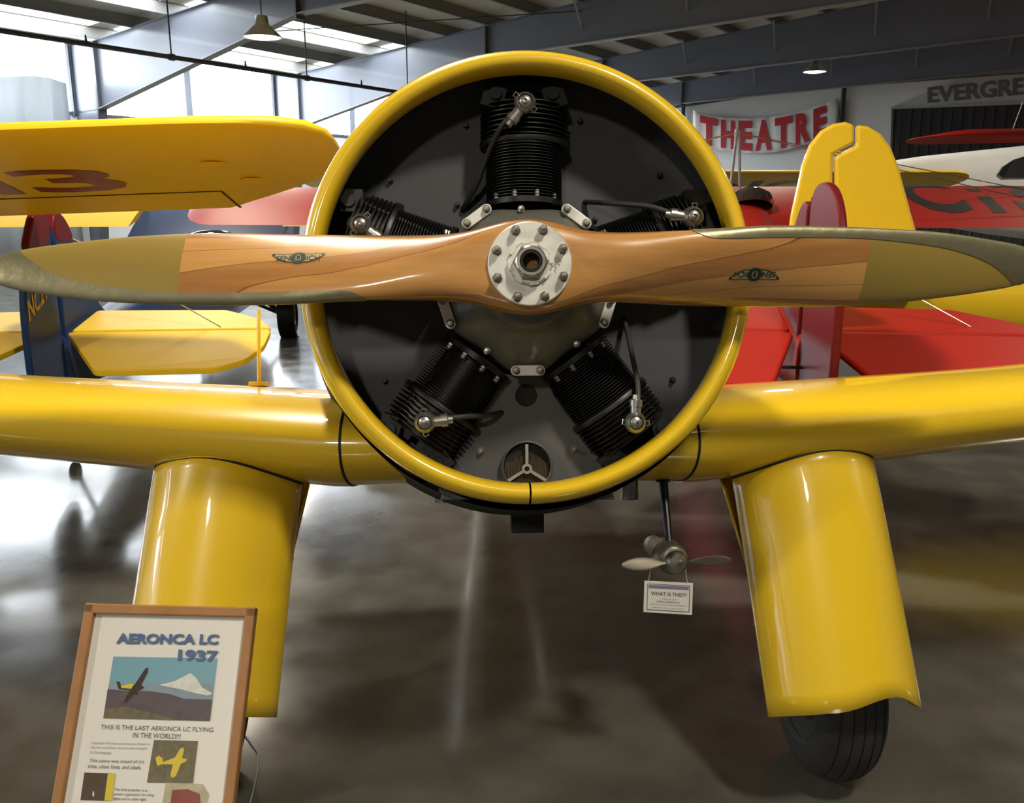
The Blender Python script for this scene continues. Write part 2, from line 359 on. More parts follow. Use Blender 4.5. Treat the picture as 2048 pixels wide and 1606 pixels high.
lamps = [(7.6, -2.0, 4.15, 'glowing high bay lamp hanging below the nearest steel frame at upper left', .6),
         (14.2, 4.0, 5.3, 'high bay lamp high above the red airplane', .7), (12.5, 12.5, 4.9, 'high bay lamp over the banner wall end', 1.1),
         (20.0, 12.5, 5.6, 'high bay lamp near the dark doorway', .9), (20.5, 0.5, 5.8, 'high bay lamp above the hall on the right', .8), (10.0, -5.5, 5.0, 'high bay lamp above the yellow wing on the left', .6),
         (16.0, -9.5, 5.4, 'high bay lamp above the propeller', 1.0), (21.0, -12.0, 5.7, 'high bay lamp above the viewpoint on the right', 1.0),
         (14.5, -17.0, 5.3, 'high bay lamp behind the viewpoint on the left', 1.0), (21.5, -19.0, 5.6, 'high bay lamp behind the viewpoint on the right', 1.0), (28, -6, 5.2, 'high bay lamp far right of the airplane', .8)]
for X, Y, z, lb, p in lamps: lamp(X, Y, z, lb, LAMP_POWER*p)
# white drape hung on the left wall
m = MB(); secs = []
for k in range(40):
    y = -6.0+k*.145; d = .25+.05*math.sin(k*.9)+.03*math.sin(k*2.3); secs.append([B(WX0+d, y, z) for z in (0.02, 1.5, 3.0, 4.22-.05*math.sin(k*.5))])
m.loft(secs, False, False, False); tag(m.obj('wall_drape', pm('drape_cloth', (.36, .39, .41), .8), solid=.006), 'pale cloth drape hanging over the left wall beside the first column', 'drape')
# end wall: posts, pipe rail, banner, doorway, lettering
WN = -BY; WP = B(0, WY1-.06, 0)
def ew(x, y, off=0.0): return on_plane(x, y, WP-BY*off, WN)
for px, py in ((1366, 230), (1686, 200)):
    p = ew(px, py, .1); m = MB(); m.bar(Vector((p.x, p.y, 0)), Vector((p.x, p.y, 6.2)), .14, .14); struct(m.obj('trim_1' if px < 1500 else 'trim_2', STEELD, smooth=False))
m = MB(); m.tube([ew(1330, 217, .2), ew(1629, 173, .2)], .045, 8); tag(m.obj('conduit_pipe', PIPE), 'dark sloping pipe above the red lettered banner', 'pipe')
m = MB(); m.tube([ew(1692, 172, .2), ew(2140, 139, .2)], .03, 8); tag(m.obj('conduit_pipe', pm('pipe_brown', (.16, .11, .08), .6)), 'thin brown pipe running above the grey sign lettering', 'pipe')
# sagging white banner with red letters
def ban_top(x): return sm([(1380, 222), (1398, 228), (1450, 239), (1530, 238), (1600, 225), (1664, 205), (1690, 196)], x)
def ban_bot(x): return sm([(1380, 288), (1410, 292), (1450, 298), (1510, 303), (1560, 299), (1610, 286), (1664, 266), (1690, 258)], x)
m = MB(); secs = []
for k in range(41):
    x = 1386+k*(1676-1386)/40; t = ban_top(x)-4; b = ban_bot(x)+4; d = .16+.02*math.sin(k*1.7)
    secs.append([ew(x, t+(b-t)*j/6, d+.01*math.sin(j*2+k)) for j in range(7)])
m.loft(secs, False, False, False); ban = empty('cloth_banner', Matrix(), 'white cloth banner with large red letters hung across the back wall', 'banner')
m.obj('cloth', BANW, ban, solid=.004)
def ban_fn(x, y): return ew(x, ban_bot(x)+(ban_top(x)-ban_bot(x))*y, .21)
xl = 1400; wds = {'T': 42, 'H': 36, 'E': 34, 'A': 40, 'R': 36}
for ch in 'THEATRE':
    w = wds[ch]*.985; vs, fs = text_box(ch, xl, xl+w-7, 0.02, .98, ban_fn, bold=.055); flat('letter', vs, fs, BANR, ban); xl += w
ban['label'] = 'white cloth banner with large red letters reading THEATRE on the back wall'
# doorway and grey sign board
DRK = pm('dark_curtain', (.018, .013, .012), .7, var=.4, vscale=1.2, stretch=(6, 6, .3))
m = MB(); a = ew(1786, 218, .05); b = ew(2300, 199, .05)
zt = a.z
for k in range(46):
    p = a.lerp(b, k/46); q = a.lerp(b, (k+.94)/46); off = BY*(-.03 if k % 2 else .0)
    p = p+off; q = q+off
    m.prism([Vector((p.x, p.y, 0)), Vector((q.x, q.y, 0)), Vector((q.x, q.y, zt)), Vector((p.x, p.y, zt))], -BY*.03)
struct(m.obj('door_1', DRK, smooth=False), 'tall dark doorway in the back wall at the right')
m = MB()
for p, q in (((1784, 216), (2300, 197)), ((1784, 216), (1776, 480))):
    m.bar(ew(*p, .1), ew(*q, .1), .10, .08)
struct(m.obj('trim_3', pm('door_trim_grey', (.30, .29, .27), .6), smooth=False))
GRY = pm('sign_board_grey', (.42, .40, .36), .7, var=.08, vscale=1)
m = MB(); m.prism([ew(1785, 214, .02), ew(2300, 196, .02), ew(2300, 100, .02), ew(2000, 137, .02), ew(1900, 165, .02)], -BY*.04)
sb = tag(m.obj('sign_board', GRY, smooth=False), 'grey gable shaped board with dark EVERGREEN lettering over the doorway', 'sign')
def evg(x, y):
    return ew(x, lerp([(1850, 207), (2110, 184)], x)-y*lerp([(1850, 32), (2110, 36)], x), .09)
vs, fs = text_box('EVERGREEN', 1855, 2106, 0, 1, evg, bold=.03); flat('lettering', vs, fs, pm('sign_letters_charcoal', (.10, .095, .10), .7), sb)
# ================================================================== THE YELLOW AIRPLANE (nose towards the viewer, tail on the floor)
PT, YW = rad(-12), rad(2.3)
AO = at(1060, 527, 1.75)
AM = Matrix.Translation(AO) @ Matrix.Rotation(YW, 4, 'Z') @ Matrix.Rotation(PT, 4, 'X')
AI = AM.inverted()
plane = empty('airplane', AM, 'glossy yellow low-wing monoplane with wooden propeller and open ring cowl in front', 'airplane')
def lhit(x, y, ly):
    n = AM.to_3x3() @ Vector((0, 1, 0)); return AI @ on_plane(x, y, AM @ Vector((0, ly, 0)), n)
YAX = Matrix.Rotation(-pi/2, 4, 'X')      # lathe axis Z -> +Y
def yl(prof, c=(0, 0, 0), seg=48, **kw): m = MB(); m.lathe(prof, Matrix.Translation(c) @ YAX, seg, **kw); return m

# ---- propeller -----------------------------------------------------------------
HZ_LE = [(0, .098), (.04, .094), (.076, .085), (.11, .076), (.15, .071), (.20, .069), (.35, .0705), (.51, .077), (.67, .0755), (.82, .0695), (.885, .0640), (.966, .053), (1.04, .040), (1.085, .022), (1.10, .004)]
HZ_TE = [(0, .098), (.04, .094), (.076, .085), (.11, .077), (.15, .072), (.20, .071), (.35, .076), (.51, .0785), (.67, .079), (.82, .0705), (.885, .0635), (.966, .053), (1.04, .040), (1.085, .022), (1.10, .004)]
THK = [(0, .06), (.10, .058), (.2, .062), (.35, .046), (.5, .034), (.7, .022), (.9, .013), (1.05, .008), (1.10, .004)]
def tanb(r): return min(.62, .295/max(r, .05))*sm([(0, 0), (.10, 0.02), (.22, .55), (.36, 1.0), (2, 1.0)], r)
def prop_pt(r, ph, off=0.0):
    """right-hand blade: ph=0 leading edge (top), ph in (0,pi) the front face, (pi,2pi) the back"""
    a = sm(HZ_LE, r); b = sm(HZ_TE, r); zc = (a-b)/2; hz = (a+b)/2; t = sm(THK, r); hub = sm([(0, 1), (.09, 1), (.24, 0.0), (2, 0)], r)
    c, s = math.cos(ph), math.sin(ph)
    ca = math.copysign(abs(c)**(1-.45*hub), c); sa = math.copysign(abs(s)**(1-.45*hub), s)
    z = zc+(hz+off)*ca
    f = t*(1.0*sa if s >= 0 else (.35+.65*hub)*sa)
    y = .066-z*tanb(r)-f-(off if s >= 0 else -off)*abs(sa)
    return Vector((r, y, z))
NPH = 40
def blade_secs(r0, r1, n): return [[prop_pt(r0+(r1-r0)*i/n, 2*pi*k/NPH) for k in range(NPH)] for i in range(n+1)]
ROT = Matrix.Rotation(pi, 4, 'Y')
m = MB(); right = blade_secs(0, .705, 46); left = [[ROT @ p for p in s] for s in blade_secs(0, .705, 46)]
m.loft(right, True, False, True); m.loft(left, True, False, True)
prop = m.obj('propeller', WOOD, plane, angle=60, label='varnished laminated wooden two-blade propeller')
m = MB(); m.loft(blade_secs(.705, 1.10, 26), True, True, True); tip = m.obj('blade_tip', OLIVE, prop, angle=60, label='olive painted blade tip')
t2 = copy_obj(tip, prop); t2.rotation_euler = (0, pi, 0)
# metal sheath wrapped round the leading edge
def sheath_ph(r):
    w = sm([(.33, .003), (.345, .012), (.375, .021), (.5, .024), (.7, .022), (.82, .027), (.9, .033), (.966, .045), (1.0, .060), (1.03, .075), (1.06, .09), (1.10, .1)], r)
    hz = (sm(HZ_LE, r)+sm(HZ_TE, r))/2
    return math.acos(max(-1, 1-w/hz))
secs = []
for i in range(61):
    r = .33+(1.102-.33)*i/60; p = sheath_ph(min(r, 1.1))
    secs.append([prop_pt(min(r, 1.1), -p*.9+(p*1.9)*k/20, .0016) for k in range(21)])
m = MB(); m.loft(secs, False, False, False); sh = m.obj('leading_edge_sheath', BRASS, prop, angle=70, label='tarnished metal leading edge sheath')
s2 = copy_obj(sh, prop); s2.rotation_euler = (0, pi, 0)
# emblem decals (flat print following the blade)
def decal(c, fnscale):
    def fn(dx, dz):    # upright on the left blade; this builds the right blade one, so turned half round
        x = c[0]-dx; z = c[1]-dz; a = sm(HZ_LE, x); b = sm(HZ_TE, x); zc = (a-b)/2; hz = (a+b)/2
        return prop_pt(x, math.acos(max(-.99, min(.99, (z-zc)/hz))), .0009+fnscale)
    return fn
m = MB()
def poly_fan(pts, fn): 
    return [fn(*p) for p in pts], [tuple(range(len(pts)))]
W0 = decal((.468, -.019), 0); W1 = decal((.468, -.019), .0004); W2 = decal((.468, -.019), .0008)
def strip(top, botm, fn, n=14, x0=0, x1=1):
    vs = []; fs = []
    for i in range(n+1):
        x = x0+(x1-x0)*i/n; vs += [fn(x, top(x)), fn(x, botm(x))]
    for i in range(n): fs.append((2*i, 2*i+1, 2*i+3, 2*i+2))
    return vs, fs
GRN = pm('decal_green', (.012, .035, .026), .4); CRM = pm('decal_cream', (.40, .31, .16), .5)
for sg in (1, -1):
    wt = lambda x: .0098+.0006*math.sin(abs(x)*180); wb_ = lambda x: -.0098+.0165*max(0, (abs(x)-.018)/.036)**1.6
    m.k = 0; m.add(*strip(wt, wb_, W0, 14, sg*.006, sg*.054))
    m.k = 1; m.add(*strip(lambda x: wt(x)-.0016, lambda x: wb_(x)+.0022, W1, 14, sg*.012, sg*.047))
m.k = 0; m.add(*poly_fan([(.0165*math.cos(2*pi*k/28), .0130*math.sin(2*pi*k/28)) for k in range(28)], W1))
m.k = 1; m.add(*text_box('U', -.005, .006, -.006, .004, W2, bold=.0)); m.add(*strip(lambda x: .0068, lambda x: .0054, W2, 2, -.004, .005))
m.k = 0; m.add(*text_box('SEN', -.044, -.0165, -.0055, .0055, W2, bold=.02)); m.add(*text_box('ICH', .0175, .044, -.0055, .0055, W2, bold=.02))
d = m.obj('emblem_decal', [GRN, CRM], prop, smooth=False, label='dark green winged emblem decal'); d2 = copy_obj(d, prop); d2.rotation_euler = (0, pi, 0)
# hub plate, bolts, nut
R84 = .0845
yl([(.030, .004), (.030, -.0), (R84-.002, -.0), (R84, .002), (R84, .0105), (.030, .0105)], seg=64).obj('hub_plate', ALU, prop, label='round bare aluminium hub plate')
hexm = MB(); hexm.lathe([(.0001, -.022), (.0065, -.022), (.0085, -.019), (.0085, -.004), (.0105, -.0035), (.0105, .001)], YAX, 6); hexm.lathe([(.0001, -.029), (.0042, -.0285), (.0042, -.02)], YAX, 10)
hb = None
for k in range(8):
    a = rad(22.5+45*k+1); p = (.0715*math.cos(a), 0, .0715*math.sin(a))
    if hb is None: hb = hexm.obj('hub_bolt', DSTEEL, prop, angle=25); hb.location = p
    else: c = copy_obj(hb, prop); c.location = p; c.rotation_euler = (0, random.random(), 0)
m = yl([(.044, .002), (.044, -.006), (.040, -.010), (.030, -.010)], seg=48)
for k in range(8):
    a = rad(10+45*k); M = Matrix.Rotation(-a, 3, 'Y'); m.box((.0415*math.cos(a), -.0085, .0415*math.sin(a)), (.006, .007, .017), M)
m.obj('lock_ring', ALU, prop)
m = MB(); m.lathe([(.036, -.008), (.036, -.026), (.033, -.030), (.024, -.030)], YAX, 6); m.lathe([(.0305, -.028), (.0305, -.036), (.028, -.039), (.0225, -.039), (.0215, -.036), (.0215, -.004)], YAX, 40)
m.obj('hub_nut', STEEL, prop, angle=30)
yl([(.0210, -.0375), (.0165, -.0375), (.0155, -.034), (.0155, .03), (.001, .03)], seg=32).obj('propeller_shaft', [pm('dark_bore', (.02, .019, .017), .5, metal=.6)], prop)
m = MB(); m.tube([(.048, -.012, .006), (.056, -.016, .010), (.060, -.013, .004), (.055, -.012, -.002), (.058, -.013, -.006)], .0011, 6); m.obj('lock_wire', STEEL, prop)

# ---- engine ---------------------------------------------------------------------
EC = Vector((.006, 0, -.020))
yl([(.088, .125), (.10, .132), (.118, .150), (.150, .185), (.172, .215), (.183, .235), (.186, .26), (.186, .36)], EC, 60).obj('nose_case_back', CRK, plane) if False else None
m = MB()
def penta(r, y, k=.10, n=80):
    out = []
    for j in range(n):
        a = 2*pi*j/n; q = (1+k*math.cos(5*(a-pi/2))*-.35); out.append(Vector((EC.x+r*q*math.cos(a), y, EC.z+r*q*math.sin(a))))
    return out
m.loft([penta(.090, .118, 0), penta(.098, .126, 0), penta(.105, .140, 0), penta(.122, .165, 0), penta(.150, .190, .1), penta(.172, .212, .15), penta(.183, .232, .16), penta(.187, .25, .16), penta(.187, .40, .16)])
crank = m.obj('crankcase', CRK, plane, angle=50, label='grey painted crankcase')
m = MB(); m.loft([penta(.060, .10, 0), penta(.060, .13, 0)]); m.obj('shaft_collar', DSTEEL, crank)
# clamp plates between the cylinder bases
boltm = MB(); boltm.lathe([(.0001, -.014), (.0055, -.0135), (.0065, -.011), (.0065, 0), (.0095, 0), (.0095, .003)], YAX, 12); bolt0 = None
def bolt(parent, p, s=1.0, mat=STEEL, name='bolt'):
    me = bolt_mesh.get((mat.name))
    if me is None: me = boltm.mesh('bolt', mat); bolt_mesh[mat.name] = me
    o = bpy.data.objects.new(name, me); COL.objects.link(o); o.parent = parent; o.location = p; o.scale = (s, s, s); return o
bolt_mesh = {}
for k in range(5):
    a = rad(90+36+72*k); c = EC+Vector((math.cos(a), 0, math.sin(a)))*.190; c.y = .204; tg = Vector((-math.sin(a), 0, math.cos(a))); rd = Vector((math.cos(a), 0, math.sin(a)))
    m = MB(); p0 = c-tg*.027; p1 = c+tg*.027
    out = [p0+(-tg*math.cos(t)+rd*math.sin(t))*.012 for t in [-pi/2+pi*j/8 for j in range(9)]]+[p1+(tg*math.cos(t)-rd*math.sin(t))*.012 for t in [-pi/2+pi*j/8 for j in range(9)]]
    m.prism(out, (0, .012, 0)); m.obj('clamp_plate', ALU, crank, smooth=False, bevel=.0015)
    for p in (p0, p1): bolt(crank, p+Vector((0, -.001, 0)), 1.05, DSTEEL, 'clamp_bolt')
for k in range(5):
    a = rad(90+72*k+4); p = EC+Vector((math.cos(a), 0, math.sin(a)))*.172; bolt(crank, (p.x, .208, p.z), .8, STEEL, 'case_stud')
# baffle disc
m = yl([(.10, .375), (.30, .372), (.44, .37), (.502, .36), (.505, .30)], EC, 72); baf = m.obj('baffle_disc', BAF, plane, label='dark grey sheet baffle behind the cylinders')
for p in ((1160, 243), (932, 252), (780, 362), (1320, 352), (770, 762), (1345, 760)):
    q = lhit(*p, .368); bolt(baf, q, .9, BLK, 'rivet')
for p in ((1103, 395), (915, 410), (955, 395), (1190, 440)):
    q = lhit(*p, .368); bolt(baf, q, .8, BLK, 'rivet')
# five cylinders
fprof = []
h = .196
fprof += [(.090, .190), (.090, .203), (.066, .205)]
h = .207
while h < .326: fprof += [(.064, h), (.089, h+.0012), (.089, h+.0026), (.064, h+.0038)]; h += .0068
barrel = MB(); barrel.lathe(fprof, seg=44)
barrel_me = barrel.mesh('cylinder', BLK, angle=30)
hp = [(.064, .326), (.094, .328), (.096, .332), (.096, .340), (.078, .341)]
h = .343
while h < .420: fprof_r = .094 if h < .40 else .088; hp += [(.072, h), (fprof_r, h+.0016), (fprof_r, h+.0034), (.072, h+.005)]; h += .0108
hp += [(.07, .424), (.0, .430)]
headm = MB(); headm.lathe(hp, Matrix.Diagonal((1.08, .92, 1, 1)), 44); head_me = headm.mesh('cylinder_head', BLK, angle=30)
rbm = MB()
for sx in (-1, 1):
    rbm.box((sx*.070, .004, .440), (.050, .085, .050), Matrix.Rotation(sx*rad(-18), 3, 'Y')); rbm.tube([(sx*.066, -.042, .445), (sx*.066, -.048, .445)], .014, 14)
    rbm.box((sx*.048, .02, .430), (.06, .05, .03))
    rbm.tube([(sx*.076, -.02, .43), (sx*.062, -.035, .33), (sx*.05, -.03, .22)], .0075, 8)
rb_me = rbm.mesh('rocker_box', BLK, angle=30)
nutm = MB(); nutm.lathe([(.0001, .0135), (.0068, .0125), (.0075, .010), (.0075, -.002)], Matrix(), 6); nut_me = nutm.mesh('base_nut', STEEL, angle=25)
# spark plug elbow: dome, neck and collar; neck direction is local +X
elm = MB(); elm.ball((0, 0, 0), .0225, 20); elm.lathe([(.024, .0), (.0245, -.004), (.022, -.012), (.016, -.02)], YAX, 24)
XAX = Matrix.Rotation(pi/2, 4, 'Y')
elm.lathe([(.0125, .008), (.0125, .036), (.0150, .036), (.0150, .050), (.0095, .052), (.0085, .062)], XAX, 20)
elm.lathe([(.004, -.026), (.0065, -.0255), (.0075, -.020)], YAX, 10)
for sgn in (1, -1):
    elm.tube([(.004, -.004, sgn*.021), (.006, -.010, sgn*.029), (-.004, -.012, sgn*.030), (-.006, -.006, sgn*.023)], .0014, 6)
el_me = elm.mesh('spark_plug_elbow', pm('elbow_alloy', (.42, .41, .38), .34, metal=.9, var=.15, vscale=40))
CYA = [90, 162, 234, 306, 18]
def link(name, me, parent, M):
    o = bpy.data.objects.new(name, me); COL.objects.link(o); o.parent = parent; o.matrix_local = M; return o
elb = {90: ((1050, 207), (-.62, -.78)), 162: ((722, 450), (.72, -.55)), 18: ((1385, 435), (-1, .12)), 234: ((850, 845), (1, .10)), 306: ((1270, 845), (.05, 1))}
cab = {90: [(1020, 235, .20), (1000, 258, .22), (975, 310, .27), (955, 365, .31), (932, 408, .35), (925, 420, .37)],
       162: [(752, 485, .20), (790, 520, .25), (850, 560, .3)],
       18: [(1348, 430, .20), (1300, 413, .22), (1230, 407, .28), (1180, 404, .35), (1170, 404, .37)],
       234: [(888, 838, .20), (930, 833, .21), (970, 831, .25), (1005, 825, .33), (1010, 825, .36)],
       306: [(1276, 800, .20), (1275, 765, .22), (1264, 710, .27), (1254, 660, .33), (1247, 638, .37)]}
for a in CYA:
    # local Z along the cylinder axis, local Y stays fore-aft
    M = Matrix.Translation(EC+Vector((0, .305, 0))) @ Matrix.Rotation(rad(90-a), 4, 'Y')
    cy = link('cylinder', barrel_me, plane, M); cy['label'] = 'black finned engine cylinder'
    link('cylinder_head', head_me, cy, Matrix()); link('rocker_box', rb_me, cy, Matrix())
    for k in range(4):
        t = rad(-90+(-54+36*k)); link('base_nut', nut_me, cy, Matrix.Translation((.081*math.cos(t), .081*math.sin(t), .205)))
    (px, py), dr = elb[a]; p = lhit(px, py, .185); ang = math.atan2(dr[1], dr[0])
    Mi = M.inverted(); link('spark_plug_elbow', el_me, cy, Mi @ Matrix.Translation(p) @ Matrix.Rotation(-ang, 4, 'Y'))
    pts = [p+Vector((dr[0], 0, dr[1])).normalized()*.05]+[lhit(x, y, ly) for x, y, ly in cab[a]]
    # smooth the cable
    dense = []
    for i in range(len(pts)-1):
        p0 = pts[max(i-1, 0)]; p1 = pts[i]; p2 = pts[i+1]; p3 = pts[min(i+2, len(pts)-1)]
        for j in range(6):
            t = j/6; dense.append(.5*((2*p1)+(p2-p0)*t+(2*p0-5*p1+4*p2-p3)*t*t+(3*p1-p0-3*p2+p3)*t**3))
    dense.append(pts[-1]); m = MB(); m.tube([Mi @ q for q in dense], .0062, 10); m.obj('ignition_cable', RUBH, cy)
# lower baffle with the air intake
pts = [(1008, 748), (1096, 748), (1108, 790), (1135, 830), (1160, 858), (1166, 872), (1190, 890), (1205, 930), (1230, 1000), (880, 1000), (905, 930), (918, 895), (938, 875), (945, 850), (975, 810)]
pl = MB(); pl.prism([lhit(x, y, .325) for x, y in pts], (0, .006, 0)); lb = pl.obj('lower_baffle', pm('lower_baffle_grey', (.10, .10, .10), .45, var=.15, vscale=10, coat=.15), plane, smooth=False, bevel=.002)
c = lhit(1052, 791, .322); m = yl([(.001, .001), (.022, .001), (.024, .0), (.026, .001)], c, 32); m.obj('baffle_hole', BLKM, lb)
for p in ((962, 902), (1148, 898)): bolt(lb, lhit(*p, .322), .9, DSTEEL, 'rivet')
c = lhit(1053, 931, .325); SP = pm('spider_alloy', (.50, .48, .42), .4, metal=.5)
m = yl([(.060, -.004), (.060, -.022), (.0575, -.024), (.0555, -.022), (.0555, -.002)], c, 48); intake = m.obj('air_intake', pm('intake_grey', (.16, .16, .155), .4, metal=.4), plane, label='round carburettor air intake')
m = yl([(.0555, -.003), (.001, -.003)], c, 32); m.obj('filter_back', BLKM, intake)
m = MB()
for k in range(40):
    x = -.052+k*.104/39; zz = math.sqrt(max(0, .0535**2-x*x)); m.bar(c+Vector((x, -.012+.002*(k % 3), -zz)), c+Vector((x*.97, -.006, zz*(.2+.3*random.random()))), .0012, .0012)
o = m.obj('filter_bristles', pm('brass_bristle', (.11, .072, .03), .5, metal=.3, var=.4, vscale=90), intake, smooth=False); o['kind'] = 'stuff'
m = MB(); ce = c+Vector((0, -.018, -.006))
m.lathe([(.006, -.004), (.012, -.004), (.012, .004), (.006, .004), (.006, -.004)], Matrix.Translation(ce) @ YAX, 24)
for a in (90, 212, 328): m.bar(ce+Vector((math.cos(rad(a)), 0, math.sin(rad(a))))*.010, ce+Vector((math.cos(rad(a))*.058, 0, math.sin(rad(a))*.058)), .007, .006, up=(0, 1, 0))
m.obj('spider_grille', SP, intake, smooth=False)

# ---- cowl --------------------------------------------------------------------------
CC = Vector((.008, 0, -.004))
ringp = [(.452, .235), (.451, .225), (.4505, .205), (.453, .188), (.459, .177), (.467, .172), (.477, .175), (.486, .184), (.493, .198), (.499, .222), (.502, .245), (.503, .275)]
ringp = [(r*1.02, y) for r, y in ringp]
gap = .0022
m = MB(); m.lathe(ringp, Matrix.Translation(CC) @ YAX, 120, full=2*pi-2*gap/.48, start=pi/2+gap/.48)   # seam at the bottom
cowl = m.obj('cowl_ring', YEL, plane, angle=60, solid=.0, label='glossy yellow rolled-edge engine cowl ring')
for k in range(6):
    a = rad(-90+(k-2.5)*7+1.5); p = CC+Vector((math.cos(a)*.490, .19, math.sin(a)*.490)); o = bolt(cowl, p, .5, YEL, 'rivet')
m = MB(); m.lathe([(.500, .27), (.516, .40), (.540, .52), (.560, .60), (.30, .62)], Matrix.Translation((.008, 0, -.034)) @ YAX, 60, full=rad(150), start=rad(15)); m.obj('cooling_gap', BLKM, plane, label='black cooling outlet gap behind the cowl ring')
m = MB(); m.lathe([(.4605, .234), (.475, .26), (.500, .31), (.503, .37)], Matrix.Translation(CC) @ YAX, 96); m.obj('cowl_liner', BLKM, plane)
m = MB(); m.lathe([(.506, .262), (.512, .34), (.514, .46), (.506, .58), (.485, .66), (.46, .72)], Matrix.Translation(CC) @ YAX, 90, full=rad(226), start=rad(157)); m.obj('cowl_panel', YEL, plane, angle=60)
m = MB(); m.tube([CC+Vector((x, .33, -.512+abs(x)*.1)) for x in (-.05, 0, .05)], .006, 8); 
m = MB()
for sx in (-1, 1): m.box(CC+Vector((sx*.022, .50, -.545)), (.036, .05, .012)); m.tube([CC+Vector((sx*.022, .47, -.549)), CC+Vector((sx*.022, .455, -.549))], .006, 8)
m.obj('cowl_latch', YEL, plane, bevel=.002)
m = MB(); m.tube([CC+Vector((.018, .40, -.517)), CC+Vector((.022, .42, -.532)), CC+Vector((.016, .43, -.545))], .005, 8); m.obj('latch_spring', STEEL, plane)
m = MB(); m.box((.030, .74, -.620), (.092, .10, .075)); m.obj('oil_drain_box', BLKM, plane, smooth=False, bevel=.004)
for x in (-.205, .305):
    m = MB(); m.lathe([(.024, .08), (.024, -.012), (.021, -.012), (.021, .06), (.001, .06)], Matrix.Translation((x, .62, -.545)), 24); m.obj('exhaust_stub', DSTEEL, plane)

# ---- wings --------------------------------------------------------------------------
def wing_par(x):
    ax = abs(x); T = lerp([(0, .285), (.45, .278), (1.35, .232), (5.0, .10)], ax); zc = lerp([(0, -.392), (.5, -.390), (1.35, -.322), (5.0, .05)], ax)
    le = .42+.035*max(0, ax-.5); c = lerp([(0, 1.38), (.5, 1.35), (5.0, .85)], ax); return le, c, zc, T
def wing_sec(x, n=40, k=1.0):
    le, c, zc, T = wing_par(x); T *= k; out = []
    ss = [.5*(1-math.cos(pi*i/n)) for i in range(n+1)]
    for s in ss: out.append(Vector((x, le+c*s, zc+af(s, T))))
    for s in ss[-2:0:-1]: out.append(Vector((x, le+c*s, zc-af(s, T)*.98)))
    return out
def wing_low(x, y):
    le, c, zc, T = wing_par(x); s = (y-le)/c; return zc-af(s, T)*.98 if s > 0 else zc
def round_tip(sec, f):
    c = Vector((sec[0].x, sum(p.y for p in sec)/len(sec), sum(p.z for p in sec)/len(sec))); return [c+(p-c)*f for p in sec]
for sg in (-1, 1):
    xs = [.452, .50, .6, .75, .9, 1.05, 1.2, 1.4, 1.8, 2.4, 3.2, 4.0, 4.6]
    secs = [wing_sec(sg*x) for x in xs]
    for dx, f in ((.15, .93), (.27, .78), (.34, .55), (.37, .2)):
        q = wing_sec(sg*(4.6+dx)); secs.append(round_tip(q, f))
    m = MB(); m.loft(secs); w = m.obj('wing', YEL, plane, angle=60)
    m = MB(); m.loft([wing_sec(sg*.445, k=.982), wing_sec(sg*.452, k=.982)]); m.obj('root_gap_seal', BLKM, w)
m = MB(); m.loft([wing_sec(x, k=k) for x, k in ((-.447, .97), (-.3, .93), (-.15, .9), (0, .9), (.15, .9), (.3, .93), (.447, .97))]); m.obj('wing_center_section', YEL, plane, angle=60)
# small rod with a foot plate on the upper surface of one wing
b0 = Vector((-.742, .82, -.238)); m = MB(); m.tube([b0, b0+Vector((.002, 0, .222))], .0055, 12); m.box(b0+Vector((0, 0, .006)), (.048, .05, .012)); rod = m.obj('gauge_rod', YEL, plane, bevel=.001)
m = MB(); m.box(b0+Vector((0, 0, -.006)), (.044, .046, .014)); m.obj('rod_foot', BLKM, rod, smooth=False)

